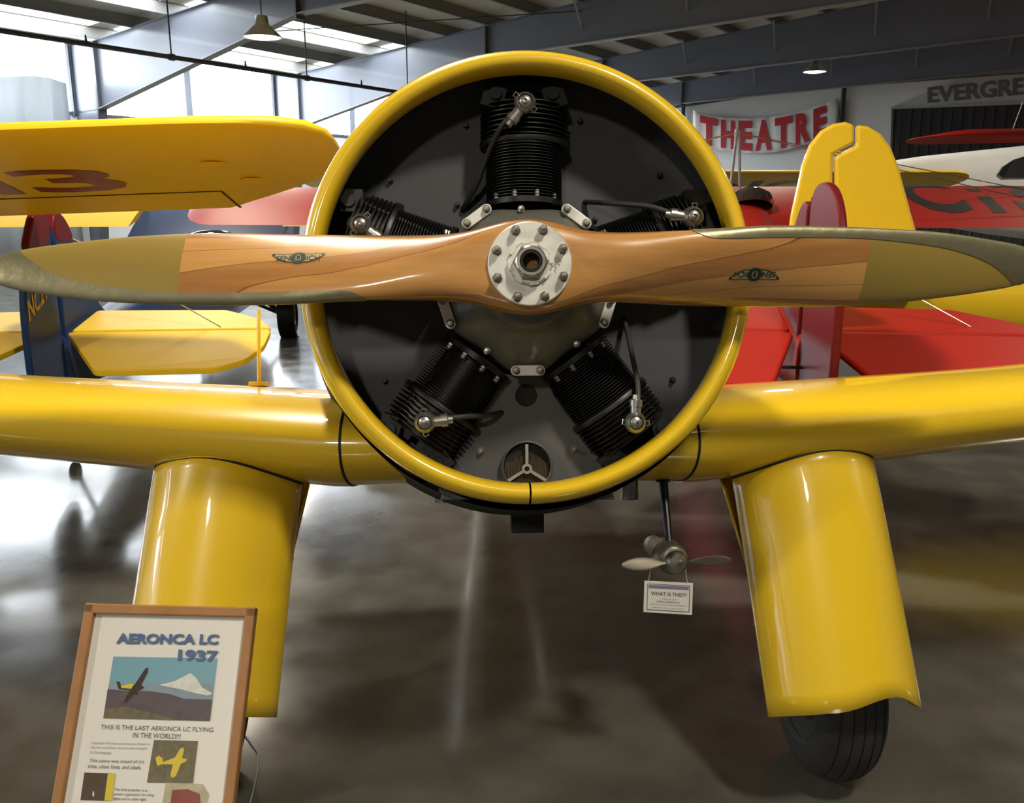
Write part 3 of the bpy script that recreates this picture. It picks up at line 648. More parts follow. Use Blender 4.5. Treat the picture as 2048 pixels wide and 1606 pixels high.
# ---- landing gear fairings, wheels ------------------------------------------------------
def fair_prof(f, k0=0, k1=1, grow=0.0, n=40):
    """U-shaped plan profile at height fraction f (0 top, 1 bottom): list of (x offset, y)"""
    hw = .188+.006*f+grow; ny = .455-.125*f-grow; out = []
    L = .215
    for i in range(n+1):
        t = i/n; s = -1+2*t
        if abs(s) > .62:    # straight flanks
            q = (abs(s)-.62)/.38; out.append((math.copysign(hw*(1-.04*q*q), s), ny+hw*.80+q*(L-.2)))
        else:
            a = s/.62*pi/2; out.append((hw*math.sin(a), ny+hw*.80*(1-math.cos(a))))
    return out
WC = {}
for sg in (-1, 1):
    rows = []; N = 40; NV = 14
    top = []; cx0, cx1 = (.772, .838) if sg > 0 else (.768, .822)
    for j in range(NV+1):
        f = j/NV; row = []
        prof = fair_prof(f, n=N)
        for i, (dx, y) in enumerate(prof):
            x = sg*(cx0+(cx1-cx0)*f)+dx*sg
            yt = y
            zt = max(wing_low(x, y)+.03, -.47) if y < 1.2 else -.5
            le, c, zc, T = wing_par(x)
            zt = wing_low(x, max(y, le+.004))+.012
            # bottom edge: lower at the inner corner, a hump over the tyre
            s = -1+2*i/N
            zb = (-1.058 if sg > 0 else -1.030)+.044*math.exp(-((s-.12)/.2)**2)-(.40 if s < 0 else .26)*min(.22, max(0, y-prof[N//2][1]-.02))
            z = zt+(zb-zt)*f
            row.append(Vector((x, y, z)))
        rows.append(row)
    m = MB(); m.loft(rows, False, False, False); fr = m.obj('wheel_fairing', YEL, plane, angle=60, solid=.004, label='yellow trouser fairing over the main wheel')
    # dark seal along the wing joint
    m = MB(); m.tube([Vector((p.x, p.y-.002, wing_low(p.x, max(p.y, wing_par(p.x)[0]+.004))-.001)) for p in rows[0]], .0045, 6); m.obj('joint_seal', BLKM, fr)
    # rear half of the fairing, slightly inset
    rows2 = []
    for j in range(9):
        f = j/8; row = []
        for i in range(13):
            s = -1+2*i/12; hw = .188-.030*f; y = (.455-.125*f)+.62-.10*(1-s*s)*-1.6*.5+.02
            x = sg*(cx0+(cx1-cx0)*f)+s*hw*sg; yy = .455-.10*f+.29+.28*(1-s*s)
            zt = wing_low(x, yy)+.02; zb = -.96+.05*s*s; row.append(Vector((x, yy, zt+(zb-zt)*f)))
        rows2.append(row)
    m = MB(); m.loft(rows2, False, False, False); m.obj('rear_shell', YEL, fr, angle=60, solid=.004)
    for f in (.14, .42, .70):
        j = int(f*NV); p = rows[j][2]; bolt(fr, p+Vector((-sg*.004, 0, 0)), .35, STEEL, 'screw').rotation_euler = (0, 0, sg*pi/2)
    # wheel: world-vertical tyre
    wc = Vector((sg*.885, .712, -1.105)); WC[sg] = wc; R0 = .262
    tp = []
    hw = .088
    for k in range(33):
        a = -pi*.5+pi*k/32; cxp = hw*math.sin(a); r = .165+(R0-.165)*(math.cos(a)**.62 if math.cos(a) > 0 else 0)
        for gx in (-.052, -.024, .004, .032, .058):
            if abs(cxp-gx) < .0035: r -= .005
        tp.append((r, cxp))
    # finer groove profile
    tp = []
    nn = 96
    for k in range(nn+1):
        a = -pi/2+pi*k/nn; xq = hw*math.sin(a); r = .160+(R0-.160)*max(0, math.cos(a))**.6
        for gx in (-.056, -.028, .0, .028, .056):
            if abs(xq-gx) < .0022: r -= .005
        tp.append((r, xq))
    tp += [(.150, hw*.9), (.150, -hw*.9), tp[0]]
    m = MB(); m.lathe(tp, Matrix.Translation(wc) @ Matrix.Rotation(pi/2, 4, 'Y'), 72); ty = m.obj('tyre', RUB, plane, angle=35, label='black grooved main wheel tyre')
    m = MB(); m.lathe([(.001, -.075), (.05, -.08), (.10, -.06), (.150, -.075), (.155, -.085), (.155, .085), (.150, .075), (.10, .06), (.05, .08), (.001, .075)], Matrix.Translation(wc) @ Matrix.Rotation(pi/2, 4, 'Y'), 40); m.obj('wheel_hub', BLKM, ty)
    m = MB(); m.tube([wc, wc+Vector((-sg*.13, .02, 0))], .022, 12); m.tube([wc+Vector((-sg*.12, .02, -.02)), Vector((sg*.765, .72, -.42))], .028, 14); m.obj('gear_strut', BLK, plane)

# ---- wind generator under the wing root ---------------------------------------------------
gx = .392; gz = -.698; gy = .50
gen = None
def tp_(y0): return None
m = MB(); m.lathe([(.001, .10), (.030, .098), (.038, .085), (.040, .05), (.040, -.02), (.036, -.032), (.030, -.036), (.001, -.037)], Matrix.Translation((gx, gy, gz+.004)) @ YAX, 32)
m.lathe([(.001, .03), (.022, .028), (.026, .02), (.026, -.02), (.001, -.024)], Matrix.Translation((gx-.030, gy+.065, gz+.022)) @ YAX, 24)
gen = m.obj('wind_generator', pm('generator_alloy', (.16, .15, .125), .4, metal=.7, var=.3, vscale=25), plane, label='small grey wind-driven generator with two-blade fan under the wing')
m = MB(); secs = []
for k in range(9):
    f = k/8; z = gz+.030+f*(.165+.05); w = .0085+.006*f; y = gy+.03+.10*f
    secs.append([Vector((gx+.002+w*math.cos(2*pi*q/14), y+w*1.8*math.sin(2*pi*q/14), z)) for q in range(14)])
m.loft(secs); m.obj('support_strut', BLK, gen)
m = MB(); m.lathe([(.019, 0), (.019, .010), (.013, .014)], Matrix.Translation((gx+.002, gy+.105, gz+.190)), 20); m.obj('strut_collar', BLKM, gen)
m = MB(); m.lathe([(.001, -.014), (.020, -.012), (.028, -.004), (.030, .006), (.001, .008)], Matrix.Translation((gx+.004, gy-.045, gz)) @ YAX, 28); m.lathe([(.001, -.022), (.006, -.021), (.006, -.01)], Matrix.Translation((gx+.012, gy-.043, gz+.004)) @ YAX, 12); m.obj('fan_hub', DSTEEL, gen)
for sg in (-1, 1):
    secs = []
    for k in range(15):
        f = k/14; x = .022+f*.118; ch = .0045+.0125*math.sin(pi*min(1, max(0, (f-.12)/.88)))**.7*(1 if f > .12 else 0); ch = max(ch, .0035 if f < .97 else .0012); tw = -rad(38)*sg*(1-.55*f)
        ring = []
        for q in range(14):
            a = 2*pi*q/14; u = ch*math.cos(a); v = .0022*math.sin(a)
            ring.append(Vector((gx+.004+sg*x, gy-.046+u*math.sin(tw)+v, gz+.006*sg*0+f*.004*sg+u*math.cos(tw))))
        secs.append(ring)
    m = MB(); m.loft(secs); m.obj('fan_blade', pm('fan_blade_alloy', (.17, .15, .12), .5, metal=.6, var=.2, vscale=30), gen, angle=60)

# ---- fuselage and tail behind the engine ---------------------------------------------------
secs = []
for y, hw, z0, z1 in ((.46, .47, -.48, .46), (.9, .46, -.50, .47), (1.4, .42, -.50, .50), (1.9, .29, -.42, .48), (3.0, .23, -.28, .36), (4.0, .16, -.10, .27), (5.0, .10, .02, .20), (5.6, .03, .08, .16)):
    zc = (z0+z1)/2; hh = (z1-z0)/2; secs.append([Vector((hw*math.copysign(abs(math.cos(t))**.8, math.cos(t)), y, zc+hh*math.copysign(abs(math.sin(t))**.8, math.sin(t)))) for t in [2*pi*k/32 for k in range(32)]])
m = MB(); m.loft(secs); m.obj('fuselage', YEL, plane, angle=60)
m = MB(); secs = []
for y, hw, z in ((.95, .24, .47), (1.15, .25, .60), (1.6, .25, .64), (2.2, .20, .58), (2.7, .12, .42)):
    secs.append([Vector((hw*math.cos(t), y, .40+(z-.40)*math.sin(t))) for t in [pi*k/12 for k in range(13)]])
m.loft(secs, False, False, False); m.obj('canopy', GLASS, plane, solid=.004)
m = MB(); m.prism([Vector((-.02, 4.9, .18)), Vector((-.02, 5.15, .62)), Vector((-.02, 5.4, .74)), Vector((-.02, 5.7, .66)), Vector((-.02, 5.75, .1))], (.04, 0, 0)); m.obj('tail_fin', YEL, plane, smooth=False, bevel=.01)
m = MB(); m.prism([Vector((-1.2, 5.35, .13)), Vector((-1.0, 5.05, .13)), Vector((1.0, 5.05, .13)), Vector((1.2, 5.35, .13)), Vector((1.1, 5.7, .13)), Vector((-1.1, 5.7, .13))], (0, 0, .035)); m.obj('stabilizer', YEL, plane, smooth=False, bevel=.01)
tw = Vector((0, 5.5, 0)); zf = (AM @ Vector((0, 5.5, .05))).z
tl = AI @ Vector(((AM @ Vector((0, 5.5, 0))).x, (AM @ Vector((0, 5.5, 0))).y, .09))
m = MB(); m.tube([Vector((0, 5.45, .05)), tl], .02, 10); m.obj('tail_leg', BLK, plane)
m = MB(); m.lathe([(.001, -.03), (.07, -.03), (.09, -.015), (.09, .015), (.07, .03), (.001, .03)], Matrix.Translation(tl) @ Matrix.Rotation(pi/2, 4, 'Y'), 28); m.obj('tail_wheel', RUB, plane)
# ================================================================== OTHER AIRPLANES
def gframe(ox, oy, az):
    a = rad(az); return Matrix.Translation((ox, oy, 0)) @ Matrix.Rotation(-a, 4, 'Z')     # local +Y = azimuth az
def surf(secs, closed_tip=True): m = MB(); m.loft(secs); return m
def sect(x, yl_, yt, zl, zt, T, n=18, low=.75):
    """wing section at span x; leading edge (yl_, zl), trailing edge (yt, zt)"""
    out = []; ss = [.5*(1-math.cos(pi*i/n)) for i in range(n+1)]
    for s in ss: out.append(Vector((x, yl_+(yt-yl_)*s, zl+(zt-zl)*s+af(s, T)+T*.18*math.sin(pi*s))))
    for s in ss[-2:0:-1]: out.append(Vector((x, yl_+(yt-yl_)*s, zl+(zt-zl)*s-af(s, T)*low+T*.18*math.sin(pi*s))))
    return out
def wing_obj(name, x0, x1, yl_, yt, zl, zt, T, mat, parent, tip0=None, tip1=None, dih=0.0, xc=0.0, low=.75):
    """tips: list of (dx, lead fraction, trail fraction) drawn outward"""
    def s_at(x, a=0.0, b=1.0, k=1.0):
        d = dih*abs(x-xc); Y0 = yl_+(yt-yl_)*a; Y1 = yl_+(yt-yl_)*b; Z0 = zl+(zt-zl)*a+d; Z1 = zl+(zt-zl)*b+d
        return sect(x, Y0, Y1, Z0, Z1, T*k, low=low)
    secs = []
    if tip0: secs += [s_at(x0-dx, a, b, k) for dx, a, b, k in reversed(tip0)]
    secs += [s_at(x0+(x1-x0)*i/6) for i in range(7)]
    if tip1: secs += [s_at(x1+dx, a, b, k) for dx, a, b, k in tip1]
    m = MB(); m.loft(secs); return m.obj(name, mat, parent, angle=60)
ROUND = [(.12, .01, .97, .95), (.26, .05, .88, .85), (.38, .13, .74, .65), (.46, .24, .60, .4), (.49, .34, .50, .15)]
def fuse(name, rows, mat, parent, p=.75):
    secs = [[Vector((xc+hw*math.copysign(abs(math.cos(t))**p, math.cos(t)), y, (z0+z1)/2+(z1-z0)/2*math.copysign(abs(math.sin(t))**p, math.sin(t)))) for t in [2*pi*k/28 for k in range(28)]] for y, xc, hw, z0, z1 in rows]
    m = MB(); m.loft(secs); return m.obj(name, mat, parent, angle=55)
def chaikin(pts, it=2, lim=.07):
    pts = [Vector(p) for p in pts]
    for _ in range(it):
        out = []
        for i, p in enumerate(pts):
            q = pts[(i+1) % len(pts)]; L = (q-p).length; c = min(.25*L, lim)
            if L < 1e-6: continue
            e = (q-p)/L; out += [p+e*c, q-e*c]
        pts = out; lim *= .5
    return pts
def plate(name, pts, mat, parent, th=.035, d=(0, 0, 1)):
    if name in ('rudder', 'fin', 'rudder_cap', 'fin_cap', 'elevator', 'stabilizer'): pts = chaikin(pts, 3 if name != 'elevator' else 2, .07 if name not in ('elevator', 'stabilizer') else .02)
    d = Vector(d); m = MB(); m.prism([Vector(p)-d*th/2 for p in pts], d*th); return m.obj(name, mat, parent, smooth=False, bevel=.012)
def wheel(c, r, w, parent, hub=DSTEEL):
    m = MB(); pr = [(r*.55+(r*.45)*max(0, math.cos(a))**.6, w/2*math.sin(a)) for a in [-pi/2+pi*k/20 for k in range(21)]]; pr.append(pr[0])
    m.lathe(pr, Matrix.Translation(c) @ Matrix.Rotation(pi/2, 4, 'Y'), 32); t = m.obj('tyre', RUB, parent)
    m = MB(); m.lathe([(.001, -w*.4), (r*.5, -w*.3), (r*.58, -w*.42), (r*.58, w*.42), (r*.5, w*.3), (.001, w*.4)], Matrix.Translation(c) @ Matrix.Rotation(pi/2, 4, 'Y'), 28); m.obj('wheel_disc', hub, t); return t
def top_text(txt, x0, x1, f0, f1, yl_, yt, zl, zt, T, mat, parent, under=False, dih=0, xc=0, bold=.03, low=.75):
    """letters laid on a wing: f = chord fraction of the letter feet / heads"""
    def fn(x, f):
        s = f; z = zl+(zt-zl)*s+T*.18*math.sin(pi*s)+dih*abs(x-xc); z = z-af(s, T)*low-.003 if under else z+af(s, T)+.003
        return Vector((x, yl_+(yt-yl_)*s, z))
    vs, fs = text_box(txt, x0, x1, f0, f1, fn, bold=bold); return flat('registration_letters', vs, fs, mat, parent)

# ---- red airplane, tail towards the viewer (right) -------------------------------------------
rd_ = empty('airplane', gframe(1.40, 4.16, 8), 'red wire-braced airplane seen from its maroon rudder, black letters on its wing', 'airplane')
RW = dict(yl_=4.4, yt=3.0, zl=1.70, zt=1.405, T=.15)
w = wing_obj('wing', -4.5, 4.35, mat=RED, parent=rd_, tip0=ROUND, tip1=ROUND, **RW)
top_text('NC13', .93, 2.52, .80, .08, mat=BLKL, parent=w, **RW)
m = MB()
for sx in (-1, 1): m.bar((sx*2.3, 3.40, 1.535), (sx*4.3, 3.40, 1.535), .012, .006)
m.obj('aileron_gap', BLKM, w, smooth=False)
fuse('fuselage', [(-.02, 0, .03, .72, .98), (.8, 0, .12, .66, 1.08), (1.8, 0, .22, .62, 1.22), (2.8, 0, .32, .58, 1.50), (3.5, .02, .36, .55, 1.64), (4.3, .02, .36, .55, 1.66), (5.0, .02, .33, .6, 1.55), (5.5, .02, .26, .70, 1.40)], RED, rd_)
fuse('engine_cowl', [(5.5, .02, .24, .72, 1.38), (5.75, .02, .22, .78, 1.32), (5.85, .02, .12, .90, 1.2)], BLK, rd_)
m = MB(); m.lathe([(.001, .10), (.10, .09), (.17, .04), (.19, -.02), (.18, -.05)], Matrix.Translation((.12, 3.40, 1.60)) @ Matrix.Rotation(rad(-14), 4, 'X') @ Matrix.Diagonal((1, 1.6, 1, 1)), 28); m.obj('windshield', GLASS, rd_)
m = MB(); m.tube([(-.03, 3.62, 1.62), (.0, 3.6, 2.17)], .012, 8); m.tube([(.06, 3.62, 1.62), (.02, 3.6, 2.19)], .012, 8); m.tube([(.0, 3.6, 2.14), (.0, 3.6, 2.2)], .018, 8)
kp = m.obj('king_post', pm('grey_tube', (.22, .22, .23), .4, metal=.5), rd_)
m = MB()
for sx in (-1, 1): m.tube([(0, 3.6, 2.17), (sx*2.6, 3.75, 1.66)], .004, 5); m.tube([(0, 3.6, 2.17), (sx*2.6, 3.3, 1.54)], .004, 5)
m.obj('bracing_wires', STEEL, kp)
def tailset(par, hz, le, te, hs, zl, zh, zt, matS, matE, notch=.32, gap=.03):
    for sx in (-1, 1):
        plate('stabilizer', [(sx*.06, le, zl), (sx*(hs*.72), le*.93, zl-.004), (sx*(hs*.92), le*.45, (zl+zh)/2), (sx*hs, .02, zh), (sx*.06, .02, zh)], matS, par)
        plate('elevator', [(sx*.05, -.012, zh-.003), (sx*hs, -.012, zh-.003), (sx*(hs*.99), te*.45, zh+(zt-zh)*.45), (sx*(hs*.93), te*.78, zh+(zt-zh)*.78), (sx*(hs*.8), te*.97, zt), (sx*notch, te, zt)], matE, par)
tailset(rd_, 0, .45, -.60, 1.10, 1.06, .99, .85, RED, RED, .22)
MDK = MAROON
fn_ = [(0, .04, .78), (0, .04, 1.60), (0, .15, 1.62), (0, .32, 1.52), (0, .50, 1.30), (0, .66, 1.06), (0, .7, .9)]
plate('fin', fn_, MDK, rd_, .05, (1, 0, 0))
rud = plate('rudder', [(0, -.01, .45), (0, -.01, 1.62), (0, -.07, 1.685), (0, -.2, 1.70), (0, -.34, 1.66), (0, -.44, 1.56), (0, -.50, 1.40), (0, -.51, 1.1), (0, -.50, .8), (0, -.42, .55), (0, -.3, .45)], MDK, rd_, .04, (1, 0, 0))
rud.rotation_euler = (0, 0, rad(5))
m = MB(); m.tube([(0, 0, .45), (0, 0, 1.63)], .014, 8); m.obj('rudder_post', BLKM, rud)
m = MB(); m.bar((-.13, -.06, .84), (.15, -.06, .84), .02, .012); m.obj('control_horn', BLKM, rud)
m = MB()
for sx in (-1, 1): m.tube([(sx*.015, .35, 1.45), (sx*.8, .12, 1.02)], .0035, 5)
m.tube([(-.02, .05, 1.42), (-.15, .02, 1.33), (-.02, .05, 1.26)], .003, 5)
m.obj('tail_wires', STEEL, rd_)
for sx in (-1, 1):
    wheel(Vector((sx*.75, 4.4, .27)), .27, .16, rd_); m = MB(); m.tube([(sx*.70, 4.4, .27), (sx*.30, 4.3, .75)], .025, 8); m.tube([(sx*.70, 4.4, .27), (sx*.28, 3.8, .75)], .02, 8); m.obj('gear_leg', BLK, rd_)
m = MB(); m.tube([(0, .25, .72), (0, .05, .32), (0, 0, .06)], .018, 8); m.obj('tail_skid', BLK, rd_)
wheel(Vector((0, 0, .08)), .08, .05, rd_)

# ---- blue and yellow airplane, tail towards the viewer (left) -----------------------------------
bl = empty('airplane', gframe(-2.9+.13*math.cos(rad(-6)), 5.3-.13*math.sin(rad(-6)), -6), 'navy blue airplane with yellow wings and yellow tailplane behind the left propeller blade', 'airplane')
BW = dict(yl_=5.35, yt=4.0, zl=1.62, zt=1.345, T=.15)
w = wing_obj('wing', .78, 4.2, mat=YEL2, parent=bl, tip1=ROUND, **BW); w2 = wing_obj('wing', -4.2, -.78, mat=YEL2, parent=bl, tip0=ROUND, **BW)
wing_obj('wing_center_section', -.79, .79, mat=BLUE, parent=bl, yl_=5.36, yt=3.93, zl=1.62, zt=1.22, T=.17)
fuse('fuselage', [(-.02, 0, .03, .46, .80), (.8, 0, .14, .42, .86), (1.8, 0, .25, .38, .95), (3.0, 0, .33, .36, 1.08), (4.0, 0, .38, .36, 1.24), (4.8, 0, .38, .36, 1.30), (5.8, 0, .32, .45, 1.15), (6.2, 0, .22, .58, 1.0)], BLUE, bl)
m = MB(); m.ball((.05, 4.0, 1.22), .2, 20, (1.3, 1.0, .5)); m.obj('windshield', GLASS, bl)
tailset(bl, 0, .5, -.5, 1.27, .885, .815, .66, YEL2, YEL2, .36)
plate('fin', [(0, .03, .5), (0, .03, 1.50), (0, .12, 1.56), (0, .26, 1.48), (0, .42, 1.22), (0, .62, .95), (0, .85, .82)], BLUE, bl, .05, (1, 0, 0))
rud = plate('rudder', [(0, -.01, .22), (0, -.01, 1.53), (0, -.08, 1.58), (0, -.19, 1.55), (0, -.30, 1.42), (0, -.42, 1.2), (0, -.47, 1.0), (0, -.48, .6), (0, -.40, .3)], BLUE, bl, .04, (1, 0, 0))
cap = plate('rudder_cap', [(0, -.015, 1.36), (0, -.015, 1.535), (0, -.08, 1.586), (0, -.195, 1.556), (0, -.305, 1.425), (0, -.36, 1.33)], MAROON, bl, .046, (1, 0, 0))
plate('fin_cap', [(0, .035, 1.36), (0, .035, 1.505), (0, .12, 1.566), (0, .26, 1.486), (0, .345, 1.36)], MAROON, bl, .056, (1, 0, 0))
# letters on the rudder side that faces the viewer (local +x side)
def rl(x, y): return Vector((.0225, -.44+x*.40, .95+y*.12+x*.15))
vs, fs = text_box('NC2105', 0, 1, 0, 1, rl, bold=.02); flat('registration_letters', vs, fs, YELL, bl)
for sx in (-1, 1):
    wheel(Vector((sx*.62, 5.2, .26)), .26, .17, bl)
    m = MB(); m.lathe([(.285, -.02), (.29, -.095), (.27, -.105), (.27, .105), (.29, .095), (.285, .02), (.285, -.02)], Matrix.Translation((sx*.62, 5.2, .275)) @ Matrix.Rotation(pi/2, 4, 'Y'), 24, full=pi*1.1, start=pi*.45+pi*.5-pi*.0); m.obj('mudguard', BLK, bl)
    m = MB(); m.tube([(sx*.55, 5.2, .26), (sx*.25, 5.1, .55)], .03, 8); m.tube([(sx*.55, 5.2, .26), (sx*.22, 4.5, .55)], .022, 8); m.obj('gear_leg', BLK, bl)
    m = MB(); m.bar((sx*.30, 4.9, .55), (sx*2.2, 4.7, 1.46), .07, .025); m.obj('wing_strut', YEL2, bl, bevel=.006)
m = MB()
for sx in (-1, 1): m.tube([(sx*.02, .3, 1.35), (sx*.95, .05, .84)], .0035, 5)
m.obj('tail_wires', STEEL, bl)
m = MB(); m.tube([(0, .3, .46), (0, .1, .2), (0, .02, .05)], .018, 8); m.obj('tail_skid', BLK, bl)
wheel(Vector((0, 0, .07)), .07, .045, bl)

# ---- yellow high-wing airplane at the left: its wing tip reaches into view ----------------------
w13 = empty('airplane', gframe(-6.2, 3.75, 180), 'yellow high-wing airplane at far left with dark red 13 under its wing', 'airplane')
# local +Y is the nose (towards the viewer); local x is mirrored: world x = -6.2 - x
W13 = dict(yl_=0.0, yt=-1.34, zl=1.755, zt=1.413, T=.16, dih=.035, low=.35)
wx = lambda X: -6.2-X
w = wing_obj('wing', -4.60, 4.6, mat=YEL2, parent=w13, tip0=[(.06, .0, .97, 1), (.16, .0, .91, .97), (.30, .005, .83, .94), (.45, .012, .74, .9), (.60, .03, .64, .82), (.72, .07, .54, .68), (.79, .13, .45, .45), (.81, .2, .36, .2)], tip1=ROUND, **W13)
def w13t(ch, X0, X1):
    top_text(ch, -6.2-X0, -6.2-X1, 
             .70, .40, mat=REDL, parent=w, under=True, bold=.02, **W13)
w13t('3', -2.44, -1.95); w13t('1', -2.66, -2.53)
def w13z(X, y):
    s = -y/1.34; return W13['zl']+(W13['zt']-W13['zl'])*s+.16*.18*math.sin(pi*s)-af(s, .16)*.35+.035*abs(-6.2-X)
m = MB(); m.bar((-6.2+1.54, -1.02, w13z(-1.54, -1.02)), (-6.2+4.4, -1.02, w13z(-4.4, -1.02)), .014, .006); m.obj('aileron_gap', BLKM, w, smooth=False)
m = MB(); m.bar((-6.2+1.54, -1.02, w13z(-1.54, -1.02)), (-6.2+1.54, -1.335, w13z(-1.54, -1.335)), .014, .006); m.obj('aileron_gap', BLKM, w, smooth=False)
for X, y in ((-1.42, -.55), (-1.32, -.85), (-2.8, -.5)):
    z = w13z(X, y)
    m = MB(); m.lathe([(.001, -.006), (.055, -.006), (.062, 0), (.062, .01)], Matrix.Translation((-6.2-X, y, z)), 24); m.obj('inspection_ring', YEL2, w)
fuse('fuselage', [(1.5, 0, .2, .8, 1.25), (1.2, 0, .32, .65, 1.45), (.3, 0, .38, .6, 1.55), (-.3, 0, .4, .6, 1.86), (-1.4, 0, .4, .6, 1.72), (-2.5, 0, .28, .6, 1.25), (-4.5, 0, .06, .6, .85)], YEL2, w13)
for sx in (-1, 1):
    wheel(Vector((sx*.85, -.1, .28)), .28, .17, w13); m = MB(); m.tube([(sx*.78, -.1, .28), (sx*.3, -.1, .7)], .03, 8); m.obj('gear_leg', BLK, w13)
    m = MB(); m.bar((sx*.38, -.4, .75), (sx*2.75, -.55, 1.70), .09, .03); st = m.obj('wing_strut', YEL2, w13, bevel=.008)
    m = MB(); m.box((sx*2.75, -.55, 1.73), (.10, .05, .05)); m.tube([(sx*2.78, -.60, 1.72), (sx*2.6, -.62, 1.72)], .014, 8); m.obj('strut_fitting', STEEL, st)
plate('fin', [(0, -3.8, .8), (0, -4.2, 1.35), (0, -4.6, 1.45), (0, -4.85, 1.2), (0, -4.8, .6)], YEL2, w13, .04, (1, 0, 0))
plate('stabilizer', [(-1.2, -4.4, .82), (-1.0, -4.0, .84), (1.0, -4.0, .84), (1.2, -4.4, .82), (1.0, -4.8, .78), (-1.0, -4.8, .78)], YEL2, w13)
m = MB(); m.tube([(0, -4.4, .65), (0, -4.6, .05)], .02, 8); m.obj('tail_skid', BLK, w13)

# ---- yellow airplane standing broadside, tall rounded fin (right) ---------------------------------
fo = at(1668, 455, 5.9)
yf = empty('airplane', Matrix.Translation((fo.x, fo.y, 0)) @ Matrix.Rotation(rad(-8), 4, 'Z'), 'yellow airplane standing broadside whose tall rounded tail fin rises behind the maroon rudder', 'airplane')
# local +X runs towards its nose (right), Z up; tail plane is the local XZ plane
YI = yf.matrix_world.inverted()
def yh(x, y):
    n = yf.matrix_world.to_3x3() @ Vector((0, 1, 0)); p = YI @ on_plane(x, y, Vector((fo.x, fo.y, 0)), n); return Vector((p.x, -.035, p.z))
def outline(pts): return [yh(*p) for p in pts]
rudp = [(1666, 620), (1666, 372), (1664, 300), (1650, 316), (1664, 302), (1708, 284), (1709, 252), (1700, 246), (1672, 247), (1640, 262), (1618, 290), (1603, 330), (1592, 380), (1581, 430), (1574, 480), (1572, 560), (1580, 620)]
rudp = [(1664, 575), (1664, 310), (1707, 287), (1707, 250), (1690, 244), (1665, 248), (1640, 262), (1618, 290), (1603, 330), (1592, 380), (1581, 430), (1574, 480), (1574, 555), (1590, 575)]
finp = [(1668, 640), (1668, 314), (1711, 291), (1711, 250), (1735, 253), (1760, 268), (1780, 295), (1796, 335), (1812, 395), (1830, 460), (1850, 520), (1900, 600), (1900, 640)]
m = MB(); m.prism(outline(rudp), (0, .06, 0)); m.obj('rudder', YEL, yf, smooth=False, bevel=.02)
m = MB(); m.prism(outline(finp), (0, .06, 0)); m.obj('fin', YEL, yf, smooth=False, bevel=.02)
secs = []
for x, hw, z0, z1 in ((-.02, .04, .82, 1.12), (.6, .14, .80, 1.22), (1.4, .24, .68, 1.34), (2.2, .34, .55, 1.42), (3.2, .42, .5, 1.55), (4.2, .44, .5, 1.7), (5.0, .40, .55, 1.5), (5.5, .25, .7, 1.25)):
    secs.append([Vector((x, hw*math.cos(t), (z0+z1)/2+(z1-z0)/2*math.sin(t))) for t in [2*pi*k/24 for k in range(24)]])
m = MB(); m.loft(secs); m.obj('fuselage', YEL, yf, angle=60)
m = MB(); m.prism([Vector((.0, -.85, 1.04)), Vector((.35, -.75, 1.06)), Vector((.55, -.1, 1.07)), Vector((.55, .1, 1.07)), Vector((.35, .75, 1.06)), Vector((.0, .85, 1.04)), Vector((-.06, .7, 1.02)), Vector((-.06, .2, 1.02)), Vector((.0, .1, 1.03)), Vector((.0, -.1, 1.03)), Vector((-.06, -.2, 1.02)), Vector((-.06, -.7, 1.02))], (0, 0, .03)); m.obj('stabilizer', YEL, yf, smooth=False, bevel=.01)
m = MB(); m.tube([(.15, 0, .85), (.0, 0, .4), (-.05, 0, .05)], .02, 8); m.obj('tail_skid', BLK, yf)
for sy in (-1, 1):
    o = wheel(Vector((0, 0, 0)), .27, .16, yf); o.rotation_euler = (0, 0, pi/2); o.location = (4.1, sy*.75, .27)
    m = MB(); m.tube([(4.1, sy*.7, .27), (4.1, sy*.3, .7)], .03, 8); m.obj('gear_leg', BLK, yf)

# ---- yellow high-wing airplane far behind, facing the viewer -----------------------------------------
fy_ = empty('airplane', gframe(1.65, 12.9, 180), 'distant yellow high-wing airplane facing forward, wing underside seen beyond the fin', 'airplane')
FW = dict(yl_=0, yt=-1.5, zl=2.0, zt=1.70, T=.14, low=.35)
w = wing_obj('wing', -4.6, 4.3, mat=YEL2, parent=fy_, tip0=ROUND, tip1=ROUND, **FW)
top_text('NC 7', -1.35, -3.9, .85, .35, mat=BLKL, parent=w, under=True, bold=.03, **FW)
fuse('fuselage', [(1.2, 0, .16, .8, 1.25), (1.0, 0, .32, .65, 1.4), (.2, 0, .38, .6, 1.9), (-1.4, 0, .38, .6, 1.72), (-4.5, 0, .06, .6, .85)], YEL2, fy_)
for sx in (-1, 1):
    wheel(Vector((sx*.85, 0, .28)), .28, .17, fy_); m = MB(); m.tube([(sx*.78, 0, .28), (sx*.3, 0, .7)], .03, 8); m.obj('gear_leg', BLK, fy_)
    m = MB(); m.bar((sx*.38, -.3, .75), (sx*2.6, -.5, 1.80), .08, .03); m.obj('wing_strut', YEL2, fy_)

